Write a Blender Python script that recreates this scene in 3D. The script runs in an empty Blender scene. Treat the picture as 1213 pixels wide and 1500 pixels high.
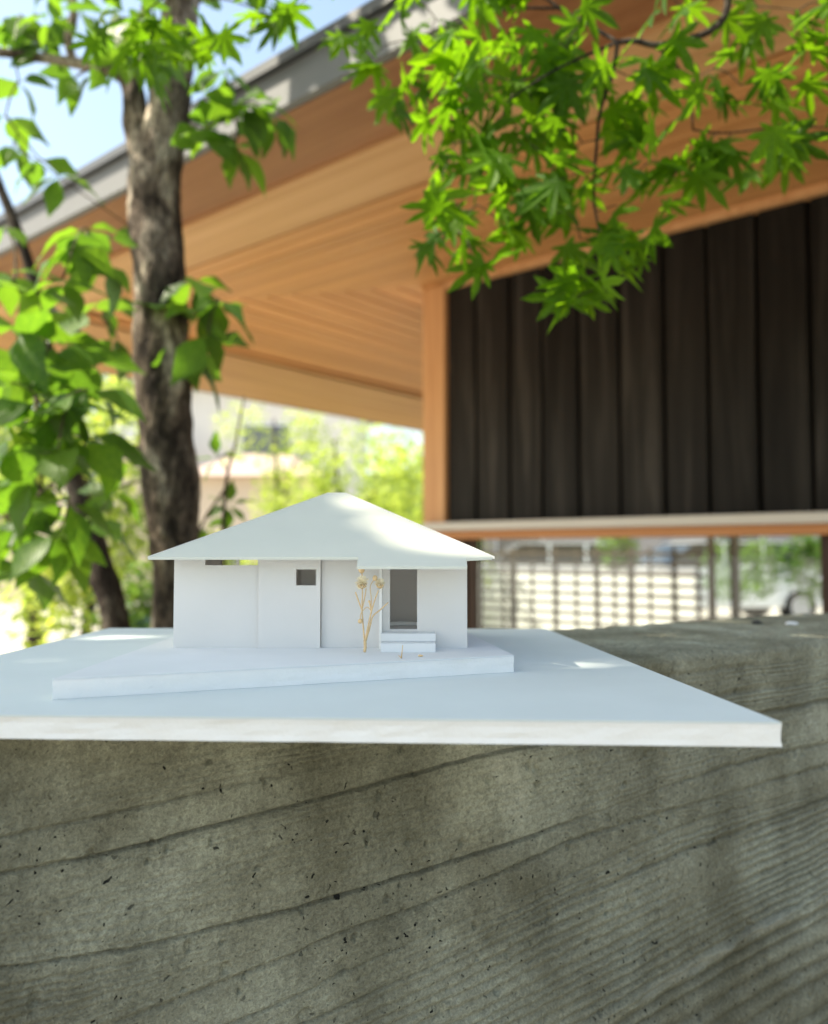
import bpy, bmesh, math, random
import numpy as np
from mathutils import Vector, Matrix, noise
random.seed(7); rng = np.random.default_rng(7)
R = math.radians
sc = bpy.context.scene
COL = sc.collection

# ------------------------------------------------------------------ camera
EYE = 1.30
FPX = 1200.0                      # focal length in photo pixels (1213 x 1500)
HORIZON = 808.0
PITCH = math.atan((HORIZON - 750) / FPX)
cam_data = bpy.data.cameras.new('camera'); cam = bpy.data.objects.new('camera', cam_data); COL.objects.link(cam)
cam.location = (0, 0, EYE); cam.rotation_euler = (R(90) + PITCH, 0, 0)
cam_data.sensor_fit = 'VERTICAL'; cam_data.sensor_height = 36; cam_data.lens = FPX / 1500 * 36
cam_data.clip_start = 0.01; cam_data.clip_end = 500
cam_data.dof.use_dof = True; cam_data.dof.focus_distance = 0.455; cam_data.dof.aperture_fstop = 5.9
sc.camera = cam
# ------------------------------------------------------------------ sky and sun
SUN_ELEV = R(52); SUN_AZ = R(-93)          # azimuth from +Y, negative = to the left
S = Vector((math.sin(SUN_AZ) * math.cos(SUN_ELEV), math.cos(SUN_AZ) * math.cos(SUN_ELEV), math.sin(SUN_ELEV)))
world = bpy.data.worlds.new('World'); sc.world = world; world.use_nodes = True
wn = world.node_tree; bg = wn.nodes['Background']
sky = wn.nodes.new('ShaderNodeTexSky'); sky.sky_type = 'NISHITA'; sky.sun_disc = False
sky.sun_elevation = SUN_ELEV; sky.sun_rotation = SUN_AZ; sky.air_density = 1.2; sky.dust_density = 2.0; sky.ozone_density = 0.6
wn.links.new(sky.outputs[0], bg.inputs[0]); bg.inputs[1].default_value = 0.13
sun_d = bpy.data.lights.new('sun', 'SUN'); sun_d.energy = 5.0; sun_d.angle = R(0.55); sun_d.color = (1.0, 0.93, 0.82)
sun = bpy.data.objects.new('sun', sun_d); COL.objects.link(sun); sun.rotation_euler = S.to_track_quat('Z', 'Y').to_euler()
sc.view_settings.view_transform = 'Standard'; sc.view_settings.look = 'None'; sc.view_settings.gamma = 1
sc.view_settings.exposure = 1.35
sc.view_settings.use_white_balance = True; sc.view_settings.white_balance_temperature = 7150; sc.view_settings.white_balance_tint = 6
sc.cycles.max_bounces = 10; sc.cycles.transparent_max_bounces = 16

# ------------------------------------------------------------------ placing helpers
cp, sp_ = math.cos(PITCH), math.sin(PITCH)
def ray(px, py):
    u, v = (px - 606.5) / FPX, (750 - py) / FPX
    return Vector((u, cp - v * sp_, sp_ + v * cp))
def at_d(px, py, d):                       # point at distance d along the ground direction +Y
    r = ray(px, py); return Vector((0, 0, EYE)) + r * (d / r.y)
def at_z(px, py, z):
    r = ray(px, py); return Vector((0, 0, EYE)) + r * ((z - EYE) / r.z)

# ------------------------------------------------------------------ object helpers
def mesh_obj(name, verts, faces, mat=None, parent=None, smooth=False, edges=()):
    me = bpy.data.meshes.new(name); me.from_pydata([tuple(v) for v in verts], list(edges), faces); me.update()
    if smooth:
        me.polygons.foreach_set('use_smooth', [True] * len(me.polygons))
    o = bpy.data.objects.new(name, me); COL.objects.link(o)
    if mat: me.materials.append(mat)
    if parent: o.parent = parent
    return o
def np_mesh(name, V, F, mat, parent=None, smooth=False):
    """V (n,3), F (m,k) numpy, fast"""
    me = bpy.data.meshes.new(name); k = F.shape[1]
    me.vertices.add(len(V)); me.vertices.foreach_set('co', V.astype(np.float32).ravel())
    me.loops.add(F.size); me.loops.foreach_set('vertex_index', F.astype(np.int32).ravel())
    me.polygons.add(len(F)); me.polygons.foreach_set('loop_start', np.arange(0, F.size, k, dtype=np.int32))
    if smooth: me.polygons.foreach_set('use_smooth', np.ones(len(F), dtype=bool))
    me.update(calc_edges=True); me.materials.append(mat)
    o = bpy.data.objects.new(name, me); COL.objects.link(o)
    if parent: o.parent = parent
    return o
def empty(name, loc=(0, 0, 0)):
    o = bpy.data.objects.new(name, None); COL.objects.link(o); o.location = loc; o.empty_display_size = .05; return o
def thing(name, label, cat, loc=(0, 0, 0), group=None):
    return tag(empty(name, loc), label, cat, group)
def tag(o, label, cat, group=None):
    o['label'] = label; o['category'] = cat
    if group: o['group'] = group
    return o
def under(o, root):                        # parent while keeping world-space mesh coordinates
    o.parent = root; o.matrix_parent_inverse = Matrix.Translation(-root.location); return o
class MB:
    def __init__(s): s.v = []; s.f = []
    def box(s, c, size, M=None):
        x, y, z = [q / 2 for q in size]; n = len(s.v)
        for a in (-1, 1):
            for b in (-1, 1):
                for d in (-1, 1):
                    p = Vector((a * x, b * y, d * z))
                    if M: p = M @ p
                    s.v.append(Vector(c) + p)
        for q in ((0,1,3,2),(4,6,7,5),(0,4,5,1),(2,3,7,6),(0,2,6,4),(1,5,7,3)): s.f.append([n+i for i in q])
        return s
    def bounds(s, lo, hi):
        return s.box([(a+b)/2 for a, b in zip(lo, hi)], [b-a for a, b in zip(lo, hi)])
    def prism(s, bottom, top):             # two rings with the same count
        n = len(s.v); k = len(bottom); s.v += [Vector(p) for p in bottom] + [Vector(p) for p in top]
        s.f.append([n+i for i in range(k)][::-1]); s.f.append([n+k+i for i in range(k)])
        for i in range(k):
            j = (i+1) % k; s.f.append([n+i, n+j, n+k+j, n+k+i])
        return s
    def tube(s, pts, rad, seg=8, jit=0.0, cap=True):
        pts = [Vector(p) for p in pts]; n0 = len(s.v); up = Vector((0.13, .31, .94))
        for i, p in enumerate(pts):
            t = (pts[min(i+1, len(pts)-1)] - pts[max(i-1, 0)])
            if t.length < 1e-9: t = Vector((0, 0, 1))
            t.normalize()
            if abs(t.dot(up)) > .97: up = Vector((1, .1, 0))
            a = t.cross(up).normalized(); b = t.cross(a).normalized(); up = b.cross(t) if abs(b.cross(t).dot(t)) < .5 else up
            r = rad[i] if hasattr(rad, '__len__') else rad
            for k in range(seg):
                th = 2*math.pi*k/seg; rr = r * (1 + (random.uniform(-jit, jit) if jit else 0))
                s.v.append(p + a*math.cos(th)*rr + b*math.sin(th)*rr)
        for i in range(len(pts)-1):
            for k in range(seg):
                j = (k+1) % seg
                s.f.append([n0+i*seg+k, n0+i*seg+j, n0+(i+1)*seg+j, n0+(i+1)*seg+k])
        if cap:
            s.f.append([n0+k for k in range(seg)]); s.f.append([n0+(len(pts)-1)*seg+k for k in range(seg)][::-1])
        return s
    def obj(s, name, mat, parent=None, smooth=False, bevel=0):
        o = mesh_obj(name, s.v, s.f, mat, None, smooth)
        bm = bmesh.new(); bm.from_mesh(o.data); bmesh.ops.recalc_face_normals(bm, faces=bm.faces)
        if bevel: bmesh.ops.bevel(bm, geom=bm.edges[:], offset=bevel, segments=2, affect='EDGES', profile=.6)
        bm.to_mesh(o.data); bm.free()
        if parent: under(o, parent)
        return o
def smooth_path(pts, n=4):                 # Catmull-Rom
    P = [Vector(p) for p in pts]; out = []
    for i in range(len(P)-1):
        p0, p1, p2, p3 = P[max(i-1,0)], P[i], P[i+1], P[min(i+2, len(P)-1)]
        for k in range(n):
            t = k/n
            out.append(.5*((2*p1)+(-p0+p2)*t+(2*p0-5*p1+4*p2-p3)*t*t+(-p0+3*p1-3*p2+p3)*t**3))
    out.append(P[-1]); return out

# ------------------------------------------------------------------ materials
def new_mat(name, color=(.5,.5,.5), rough=.6, spec=.4):
    m = bpy.data.materials.new(name); m.use_nodes = True; b = m.node_tree.nodes['Principled BSDF']
    b.inputs['Base Color'].default_value = (*color, 1); b.inputs['Roughness'].default_value = rough
    b.inputs['Specular IOR Level'].default_value = spec
    return m, m.node_tree, b
def N(nt, kind, **kw):
    n = nt.nodes.new(kind)
    for k, v in kw.items():
        if k in n.inputs: n.inputs[k].default_value = v
        else: setattr(n, k, v)
    return n
def ramp(nt, src, stops, interp='LINEAR'):
    r = nt.nodes.new('ShaderNodeValToRGB'); r.color_ramp.interpolation = interp
    while len(r.color_ramp.elements) < len(stops): r.color_ramp.elements.new(.5)
    for e, (p, c) in zip(r.color_ramp.elements, stops):
        e.position = p; e.color = (*c, 1) if len(c) == 3 else c
    nt.links.new(src, r.inputs[0]); return r
def coords(nt, scale=(1,1,1), rot=(0,0,0), kind='Object'):
    t = nt.nodes.new('ShaderNodeTexCoord'); m = nt.nodes.new('ShaderNodeMapping')
    m.inputs['Scale'].default_value = scale; m.inputs['Rotation'].default_value = rot
    nt.links.new(t.outputs[kind], m.inputs[0]); return m.outputs[0]
def noise_tex(nt, vec, scale, detail=4, rough=.55, dist=0):
    n = N(nt, 'ShaderNodeTexNoise', Scale=scale, Detail=detail, Roughness=rough, Distortion=dist)
    nt.links.new(vec, n.inputs['Vector']); return n.outputs['Fac']
def bump(nt, bsdf, h, strength, dist, prev=None):
    b = N(nt, 'ShaderNodeBump', Strength=strength, Distance=dist); nt.links.new(h, b.inputs['Height'])
    if prev: nt.links.new(prev.outputs[0], b.inputs['Normal'])
    nt.links.new(b.outputs[0], bsdf.inputs['Normal']); return b
def mixc(nt, fac, a, b, mode='MIX'):
    m = nt.nodes.new('ShaderNodeMix'); m.data_type = 'RGBA'; m.blend_type = mode
    for i, v in ((0, fac), (6, a), (7, b)):
        if isinstance(v, (int, float)): m.inputs[i].default_value = v
        elif isinstance(v, tuple): m.inputs[i].default_value = (*v, 1)
        else: nt.links.new(v, m.inputs[i])
    return m.outputs[2]
def m_paper(name, col, speck=True, thin=.20):
    m, nt, b = new_mat(name, col, .75, .25)
    v = coords(nt)
    n1 = noise_tex(nt, v, 25, 3); n2 = noise_tex(nt, v, 900, 2)
    c = mixc(nt, ramp(nt, n1, [(.35,(0,0,0)),(.7,(1,1,1))]).outputs[0], tuple(x*.965 for x in col), col)
    if speck:
        vo = N(nt, 'ShaderNodeTexVoronoi', Scale=55.0); nt.links.new(v, vo.inputs['Vector'])
        vn = N(nt, 'ShaderNodeTexNoise', Scale=30.0); nt.links.new(v, vn.inputs['Vector'])
        r = ramp(nt, vo.outputs['Distance'], [(0,(1,1,1)),(.022,(1,1,1)),(.03,(0,0,0))])
        g = ramp(nt, vn.outputs['Fac'], [(.62,(0,0,0)),(.64,(1,1,1))])
        mu = N(nt, 'ShaderNodeMath', operation='MULTIPLY'); nt.links.new(r.outputs[0], mu.inputs[0]); nt.links.new(g.outputs[0], mu.inputs[1])
        c = mixc(nt, mu.outputs[0], c, (.28,.26,.22))
    nt.links.new(c, b.inputs['Base Color']); bump(nt, b, n2, .12, .0004)
    t = N(nt, 'ShaderNodeBsdfTranslucent'); t.inputs[0].default_value = (.94,.86,.81,1); mx = N(nt, 'ShaderNodeMixShader', Fac=thin)
    nt.links.new(b.outputs[0], mx.inputs[1]); nt.links.new(t.outputs[0], mx.inputs[2]); nt.links.new(mx.outputs[0], nt.nodes['Material Output'].inputs[0])
    return m
def m_foam():                              # cut foam board edge, slightly pitted
    m, nt, b = new_mat('foam_edge', (.8,.8,.78), .8, .2); v = coords(nt)
    n1 = noise_tex(nt, v, 60, 4); n2 = noise_tex(nt, v, 700, 3)
    c = mixc(nt, n1, (.80,.79,.765), (.865,.87,.865)); nt.links.new(c, b.inputs['Base Color'])
    b1 = bump(nt, b, n2, .35, .0006); bump(nt, b, n1, .5, .003, b1); return m
def m_wood(name, a, b_, c_, axis, scale=1.0, rnd=.25, rough=.5):
    """grain runs along local `axis` direction angle (world z rotation)"""
    m, nt, b = new_mat(name, a, rough, .35)
    v = coords(nt, (1,1,1), (0,0,-axis))
    oi = nt.nodes.new('ShaderNodeObjectInfo'); ad = N(nt, 'ShaderNodeVectorMath', operation='ADD'); nt.links.new(v, ad.inputs[0])
    sc_ = N(nt, 'ShaderNodeVectorMath', operation='SCALE', Scale=37.0); cmb = nt.nodes.new('ShaderNodeCombineXYZ')
    nt.links.new(oi.outputs['Random'], cmb.inputs[0]); nt.links.new(oi.outputs['Random'], cmb.inputs[1]); nt.links.new(cmb.outputs[0], sc_.inputs[0]); nt.links.new(sc_.outputs[0], ad.inputs[1])
    st = N(nt, 'ShaderNodeVectorMath', operation='MULTIPLY'); st.inputs[1].default_value = (1.2*scale, 26*scale, 26*scale); nt.links.new(ad.outputs[0], st.inputs[0])
    g = noise_tex(nt, st.outputs[0], 1.0, 6, .6, .6)
    st2 = N(nt, 'ShaderNodeVectorMath', operation='MULTIPLY'); st2.inputs[1].default_value = (8*scale, 260*scale, 260*scale); nt.links.new(ad.outputs[0], st2.inputs[0])
    g2 = noise_tex(nt, st2.outputs[0], 1.0, 3)
    col = ramp(nt, g, [(.3, a), (.52, b_), (.72, c_)]).outputs[0]
    mr = N(nt, 'ShaderNodeMapRange'); mr.inputs['To Min'].default_value = 1-rnd; mr.inputs['To Max'].default_value = 1+rnd*.5
    nt.links.new(oi.outputs['Random'], mr.inputs[0])
    col = mixc(nt, 1.0, col, mr.outputs[0], 'MULTIPLY')
    col = mixc(nt, .12, col, g2, 'OVERLAY')
    nt.links.new(col, b.inputs['Base Color']); b1 = bump(nt, b, g2, .2, .002); return m
def m_leaf(name, top, trans, rough=.45, tr=.5, var=.35):
    m = bpy.data.materials.new(name); m.use_nodes = True; nt = m.node_tree; b = nt.nodes['Principled BSDF']; out = nt.nodes['Material Output']
    b.inputs['Roughness'].default_value = rough; b.inputs['Specular IOR Level'].default_value = .2
    oi = nt.nodes.new('ShaderNodeObjectInfo'); gi = nt.nodes.new('ShaderNodeNewGeometry')
    v = coords(nt); n = noise_tex(nt, v, 14, 2)
    ad = N(nt, 'ShaderNodeMath', operation='ADD'); nt.links.new(oi.outputs['Random'], ad.inputs[0]); nt.links.new(gi.outputs['Random Per Island'], ad.inputs[1])
    fr = N(nt, 'ShaderNodeMath', operation='FRACT'); nt.links.new(ad.outputs[0], fr.inputs[0])
    f2 = N(nt, 'ShaderNodeMath', operation='MULTIPLY_ADD'); nt.links.new(fr.outputs[0], f2.inputs[0]); f2.inputs[1].default_value = .7; nt.links.new(n, f2.inputs[2]); 
    dk = tuple(x*(1-var) for x in top); lt = (min(1,top[0]*(1+var*1.6)), min(1,top[1]*(1+var)), top[2]*(1+var*.3))
    c = ramp(nt, f2.outputs[0], [(.35, dk), (.8, top), (1.15 if False else 1.0, lt)]).outputs[0]
    c = c.outputs[0] if hasattr(c, 'outputs') else c
    if name == 'broad_leaf':
        se = nt.nodes.new('ShaderNodeSeparateXYZ'); nt.links.new(v, se.inputs[0])
        ab = N(nt, 'ShaderNodeMath', operation='ABSOLUTE'); nt.links.new(se.outputs[1], ab.inputs[0])
        ml = N(nt, 'ShaderNodeMath', operation='MULTIPLY_ADD'); nt.links.new(ab.outputs[0], ml.inputs[0]); ml.inputs[1].default_value = -1.1; nt.links.new(se.outputs[0], ml.inputs[2])
        sn = N(nt, 'ShaderNodeMath', operation='MULTIPLY'); nt.links.new(ml.outputs[0], sn.inputs[0]); sn.inputs[1].default_value = 62
        si = N(nt, 'ShaderNodeMath', operation='SINE'); nt.links.new(sn.outputs[0], si.inputs[0])
        vr = ramp(nt, si.outputs[0], [(.80,(0,0,0)),(1.0,(.5,.5,.5))]).outputs[0]
        mr = ramp(nt, ab.outputs[0], [(.0,(.8,.8,.8)),(.012,(0,0,0))]).outputs[0]
        mm = N(nt, 'ShaderNodeMath', operation='MAXIMUM'); nt.links.new(vr, mm.inputs[0]); nt.links.new(mr, mm.inputs[1])
        c = mixc(nt, mm.outputs[0], c, (.16,.24,.06)); bump(nt, b, mm.outputs[0], .5, .01)
    nt.links.new(c, b.inputs['Base Color'])
    t = nt.nodes.new('ShaderNodeBsdfTranslucent')
    dk = tuple(x*(1-var) for x in trans); lt = (min(1,trans[0]*(1+var)), min(1,trans[1]*(1+var*.6)), trans[2])
    c2 = ramp(nt, f2.outputs[0], [(.35, dk), (.8, trans), (1.0, lt)]).outputs[0]
    nt.links.new(c2, t.inputs['Color'])
    mx = N(nt, 'ShaderNodeMixShader', Fac=tr); nt.links.new(b.outputs[0], mx.inputs[1]); nt.links.new(t.outputs[0], mx.inputs[2]); nt.links.new(mx.outputs[0], out.inputs[0])
    return m
def m_bark(name, dark, mid, pale):
    m, nt, b = new_mat(name, mid, .9, .15); v = coords(nt, (1,1,.45))
    n1 = noise_tex(nt, v, 16, 5, .65, .4); n2 = noise_tex(nt, v, 110, 5, .7)
    c = ramp(nt, n1, [(.36, dark), (.5, mid), (.66, pale)]).outputs[0]
    c = mixc(nt, .55, c, ramp(nt, n2, [(.36,(.06,.05,.05)),(.62,(.95,.93,.9))]).outputs[0], 'OVERLAY')
    nt.links.new(c, b.inputs['Base Color']); vc = coords(nt, (38,38,9)); vo = N(nt, 'ShaderNodeTexVoronoi', Scale=1.0, feature='DISTANCE_TO_EDGE'); nt.links.new(vc, vo.inputs['Vector'])
    cr = ramp(nt, vo.outputs['Distance'], [(0,(0,0,0)),(.12,(1,1,1))]).outputs[0]
    b1 = bump(nt, b, n2, .9, .008); b2 = bump(nt, b, n1, .6, .02, b1); bump(nt, b, cr, .7, .006, b2); return m
def m_plain(name, col, rough=.6, var=.12, scale=6, spec=.3, bmp=0, metal=0):
    m, nt, b = new_mat(name, col, rough, spec); v = coords(nt); n = noise_tex(nt, v, scale, 5)
    c = mixc(nt, n, tuple(x*(1-var) for x in col), tuple(min(1, x*(1+var)) for x in col)); nt.links.new(c, b.inputs['Base Color'])
    b.inputs['Metallic'].default_value = metal
    if bmp: bump(nt, b, n, .5, bmp)
    return m
M = {}
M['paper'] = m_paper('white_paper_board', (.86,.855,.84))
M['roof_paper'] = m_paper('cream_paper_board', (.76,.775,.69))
M['base_paper'] = m_paper('base_paper_board', (.69,.745,.735), True, 0.0)
M['sheet_paper'] = m_paper('plinth_paper_board', (.76,.78,.79), True, 0.0)
M['foam'] = m_foam()
def m_concrete():
    m, nt, b = new_mat('board_formed_concrete', (.2,.2,.15), .85, .2); v = coords(nt)
    big = noise_tex(nt, v, 6.5, 5, .6, .3); mid = noise_tex(nt, v, 30, 5, .65); fine = noise_tex(nt, v, 260, 4, .7); sand = noise_tex(nt, v, 620, 3, .75)
    c = ramp(nt, big, [(.30,(.175,.168,.122)),(.44,(.25,.247,.195)),(.58,(.35,.356,.295)),(.70,(.52,.53,.46))]).outputs[0]
    c = mixc(nt, .45, c, ramp(nt, mid, [(.3,(.3,.29,.25)),(.7,(.7,.71,.68))]).outputs[0], 'OVERLAY')
    c = mixc(nt, .40, c, ramp(nt, fine, [(.3,(.2,.2,.2)),(.7,(.8,.8,.78))]).outputs[0], 'OVERLAY')
    c = mixc(nt, .30, c, ramp(nt, sand, [(.32,(.05,.05,.05)),(.68,(.95,.95,.93))]).outputs[0], 'OVERLAY')
    vs = coords(nt, (16, 16, 2.2)); st = noise_tex(nt, vs, 1.0, 4)
    c = mixc(nt, .35, c, ramp(nt, st, [(.35,(.25,.25,.22)),(.65,(.7,.7,.68))]).outputs[0], 'OVERLAY')
    da = N(nt, 'ShaderNodeAttribute', attribute_name='groove_shade'); dm = N(nt, 'ShaderNodeMath', operation='MULTIPLY'); nt.links.new(da.outputs['Fac'], dm.inputs[0]); dm.inputs[1].default_value = .5
    c = mixc(nt, dm.outputs[0], c, (.045,.042,.03))  # groove shade mixed into the colour
    la = N(nt, 'ShaderNodeAttribute', attribute_name='lime'); lm = N(nt, 'ShaderNodeMath', operation='MULTIPLY'); nt.links.new(la.outputs['Fac'], lm.inputs[0]); lm.inputs[1].default_value = .28
    c = mixc(nt, lm.outputs[0], c, (.5,.5,.43))
    # bug holes, their inner shade painted in near-black
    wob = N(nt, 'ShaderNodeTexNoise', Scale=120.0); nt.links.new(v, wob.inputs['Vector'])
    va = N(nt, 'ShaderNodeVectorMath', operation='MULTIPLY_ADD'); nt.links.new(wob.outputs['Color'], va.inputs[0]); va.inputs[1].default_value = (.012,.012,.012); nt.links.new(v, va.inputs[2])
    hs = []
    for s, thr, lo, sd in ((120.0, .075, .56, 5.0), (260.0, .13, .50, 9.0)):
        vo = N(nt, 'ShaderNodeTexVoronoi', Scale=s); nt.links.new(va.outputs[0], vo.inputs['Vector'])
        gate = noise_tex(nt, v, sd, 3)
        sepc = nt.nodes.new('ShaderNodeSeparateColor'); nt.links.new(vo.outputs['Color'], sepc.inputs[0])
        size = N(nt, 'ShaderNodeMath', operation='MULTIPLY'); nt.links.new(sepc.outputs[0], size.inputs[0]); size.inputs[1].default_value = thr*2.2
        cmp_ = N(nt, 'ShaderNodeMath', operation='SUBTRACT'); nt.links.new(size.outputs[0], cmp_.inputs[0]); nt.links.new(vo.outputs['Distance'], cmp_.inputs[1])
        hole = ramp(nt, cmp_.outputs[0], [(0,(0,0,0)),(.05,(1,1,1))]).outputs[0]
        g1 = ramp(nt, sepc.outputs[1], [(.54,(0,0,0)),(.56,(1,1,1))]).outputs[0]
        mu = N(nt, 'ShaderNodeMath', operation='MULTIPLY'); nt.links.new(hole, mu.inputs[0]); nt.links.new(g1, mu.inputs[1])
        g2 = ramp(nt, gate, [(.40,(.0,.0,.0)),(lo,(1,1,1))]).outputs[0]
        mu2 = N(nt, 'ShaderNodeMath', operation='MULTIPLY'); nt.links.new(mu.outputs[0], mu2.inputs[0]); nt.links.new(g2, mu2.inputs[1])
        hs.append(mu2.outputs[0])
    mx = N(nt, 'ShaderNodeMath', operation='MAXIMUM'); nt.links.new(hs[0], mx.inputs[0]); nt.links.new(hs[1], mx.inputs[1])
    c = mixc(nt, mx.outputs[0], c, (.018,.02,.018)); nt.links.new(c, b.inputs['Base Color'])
    inv = N(nt, 'ShaderNodeMath', operation='SUBTRACT'); inv.inputs[0].default_value = 1; nt.links.new(mx.outputs[0], inv.inputs[1])
    b1 = bump(nt, b, sand, 1.0, .0018); b2 = bump(nt, b, fine, .6, .0022, b1); b3 = bump(nt, b, mid, .4, .004, b2); bump(nt, b, inv.outputs[0], 1.0, .0025, b3)
    return m
M['concrete'] = m_concrete()
WA = math.atan2(-0.635, 0.773)             # direction of the timber wall in plan
M['gap'] = m_plain('shadow_gap', (.006,.005,.004), .9, .1, 6, .05)
M['soffit'] = m_wood('soffit_cedar', (.52,.235,.085), (.60,.29,.115), (.68,.355,.155), WA, 1, .12)
M['soffit_side'] = m_wood('soffit_cedar_side', (.52,.235,.085), (.60,.29,.115), (.68,.355,.155), WA + math.pi/2, 1, .12)
M['brown_board'] = m_wood('fascia_board_brown', (.22,.085,.035), (.29,.125,.055), (.36,.17,.08), WA, .8, .1)
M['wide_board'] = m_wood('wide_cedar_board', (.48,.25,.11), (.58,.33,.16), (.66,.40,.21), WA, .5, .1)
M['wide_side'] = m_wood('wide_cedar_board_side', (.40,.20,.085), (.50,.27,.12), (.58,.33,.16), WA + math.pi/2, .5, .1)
def vertical_wood(name, a, b_, c_, rnd, rough):
    m = m_wood(name, a, b_, c_, 0, .8, rnd, rough)
    if 'char' in name: m.node_tree.nodes['Principled BSDF'].inputs['Specular IOR Level'].default_value = .12
    for n in m.node_tree.nodes:
        if n.type == 'MAPPING': n.inputs['Rotation'].default_value = (0, math.pi/2, 0)
    return m
M['char'] = vertical_wood('charred_cedar', (.007,.006,.0055), (.016,.0145,.013), (.050,.046,.042), .35, .5)
M['post'] = vertical_wood('cedar_post', (.50,.25,.11), (.60,.33,.16), (.68,.40,.21), .1, .5)
M['rail'] = m_wood('reddish_rail', (.36,.14,.05), (.45,.19,.07), (.52,.24,.10), WA, .8, .1)
M['dark_timber'] = m_plain('dark_brown_timber', (.045,.025,.018), .6, .3, 12)
M['flash'] = m_plain('pale_metal_flashing', (.55,.53,.50), .45, .06, 8, .5)
M['fascia'] = m_plain('grey_metal_fascia', (.14,.145,.155), .6, .08, 5, .5)
M['roof_metal'] = m_plain('dark_roof_metal', (.05,.055,.065), .5, .15, 5, .5)
M['plaster'] = m_plain('grey_plaster', (.32,.30,.32), .9, .1)
M['leaf'] = m_leaf('broad_leaf', (.04,.10,.02), (.17,.36,.025), .42, .48)
M['maple'] = m_leaf('maple_leaf', (.05,.125,.006), (.17,.37,.012), .55, .55, .38)
M['far_leaf'] = m_leaf('pale_spring_leaf', (.24,.33,.07), (.48,.62,.12), .6, .5, .35)
M['far_leaf_dark'] = m_leaf('green_leaf', (.06,.13,.03), (.20,.38,.06), .6, .45, .35)
M['bark'] = m_bark('dark_mottled_bark', (.025,.019,.016), (.125,.097,.078), (.48,.42,.35))
M['bark_dark'] = m_bark('dark_bark', (.012,.010,.009), (.04,.03,.025), (.10,.085,.07))
M['twig'] = m_plain('twig_bark', (.07,.05,.032), .8, .3, 60)
M['dry'] = m_plain('dried_stem', (.72,.52,.29), .7, .25, 250)
M['puff'] = m_leaf('dried_petal', (.92,.86,.72), (.95,.88,.7), .8, .3, .08)
M['white_paint'] = m_plain('white_paint', (.78,.79,.80), .3, .03, 3, .5)
M['blue_paint'] = m_plain('blue_paint', (.05,.13,.36), .3, .05, 3, .5)
M['silver_paint'] = m_plain('silver_paint', (.42,.43,.46), .3, .05, 3, .5)
M['rubber'] = m_plain('tyre_rubber', (.02,.02,.02), .8, .2)
M['steel'] = m_plain('wheel_steel', (.4,.4,.42), .35, .1, 5, .5)
M['car_glass'] = m_plain('tinted_car_glass', (.03,.035,.04), .08, .05, 3, .6)
M['lamp_red'] = m_plain('red_lens', (.4,.03,.02), .2)
M['wall_pale'] = m_plain('pale_render', (.76,.73,.68), .9, .08, 1.5)
M['cream'] = m_plain('cream_render', (.86,.86,.83), .9, .03, 1.5)
M['wall_beige'] = m_plain('beige_render', (.60,.50,.40), .9, .08, 1.5)
M['tile_grey'] = m_plain('grey_roof_tile', (.20,.21,.23), .7, .15, 4)
M['tile_red'] = m_plain('red_roof_tile', (.42,.33,.29), .7, .15, 4)
M['ground'] = m_plain('pale_gravel_ground', (.42,.39,.34), .95, .25, 1.4, .2, .01)
M['bounce_cut_dark'] = m_plain('bounce_cut_tone', (.10,.09,.065), .95, .4, 6, .1, .02)  # dark tone for the added ground that cuts bounce light
M['hill'] = m_plain('wooded_hillside', (.10,.14,.06), .95, .5, .35, .1, .3)
M['pane_dark'] = m_plain('dark_window_glass', (.13,.14,.16), .1, .1, 2, .6)
M['pebble'] = m_plain('dark_pebble', (.05,.05,.045), .8, .3, 200)
def m_glass():
    m = bpy.data.materials.new('clear_window_glass'); m.use_nodes = True; nt = m.node_tree; nt.nodes.remove(nt.nodes['Principled BSDF']); out = nt.nodes['Material Output']
    t = nt.nodes.new('ShaderNodeBsdfTransparent'); t.inputs[0].default_value = (.90,.93,.93,1)
    g = nt.nodes.new('ShaderNodeBsdfGlossy'); g.inputs['Roughness'].default_value = .02
    f = N(nt, 'ShaderNodeFresnel', IOR=1.5); mx = nt.nodes.new('ShaderNodeMixShader')
    nt.links.new(f.outputs[0], mx.inputs[0]); nt.links.new(t.outputs[0], mx.inputs[1]); nt.links.new(g.outputs[0], mx.inputs[2]); nt.links.new(mx.outputs[0], out.inputs[0]); return m
M['glass'] = m_glass()

# ================================================================== SETTING
g = MB().box((0, 60, -.1), (400, 400, .2)).obj('ground', M['ground']); g['kind'] = 'structure'
def hill():
    n, k = 60, 10; V = []; F = []
    for j in range(k+1):
        for i in range(n+1):
            th = R(-75 + 150*i/n); rr = 95 + j*9
            h = (1-math.cos(math.pi*min(1, j/6)))*.5*(13 + 9*noise.noise(Vector((i*.13, 0, 3.1))) + 3*noise.noise(Vector((i*.5, j*.4, 1.2))))
            V.append((math.sin(th)*rr, math.cos(th)*rr, h - .3))
    for j in range(k):
        for i in range(n): a = j*(n+1)+i; F.append((a, a+1, a+n+2, a+n+1))
    o = mesh_obj('hills', V, F, M['hill'], smooth=True); o['kind'] = 'structure'
hill()

def bounce_cut():  # unseen dark ground added to cut bounce light on the wall
    V = []; F = []; n = 24
    for j in range(n+1):
        for i in range(n+1):
            x, y = -4+9*i/n, -4+5.5*j/n; V.append((x, y, .03+.03*noise.noise(Vector((x*2,y*2,0)))))
    for j in range(n):
        for i in range(n): a = j*(n+1)+i; F.append((a,a+1,a+n+2,a+n+1))
    o = mesh_obj('bounce_cut_ground', V, F, M['bounce_cut_dark'], smooth=True); o['kind'] = 'structure'
bounce_cut()
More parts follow.
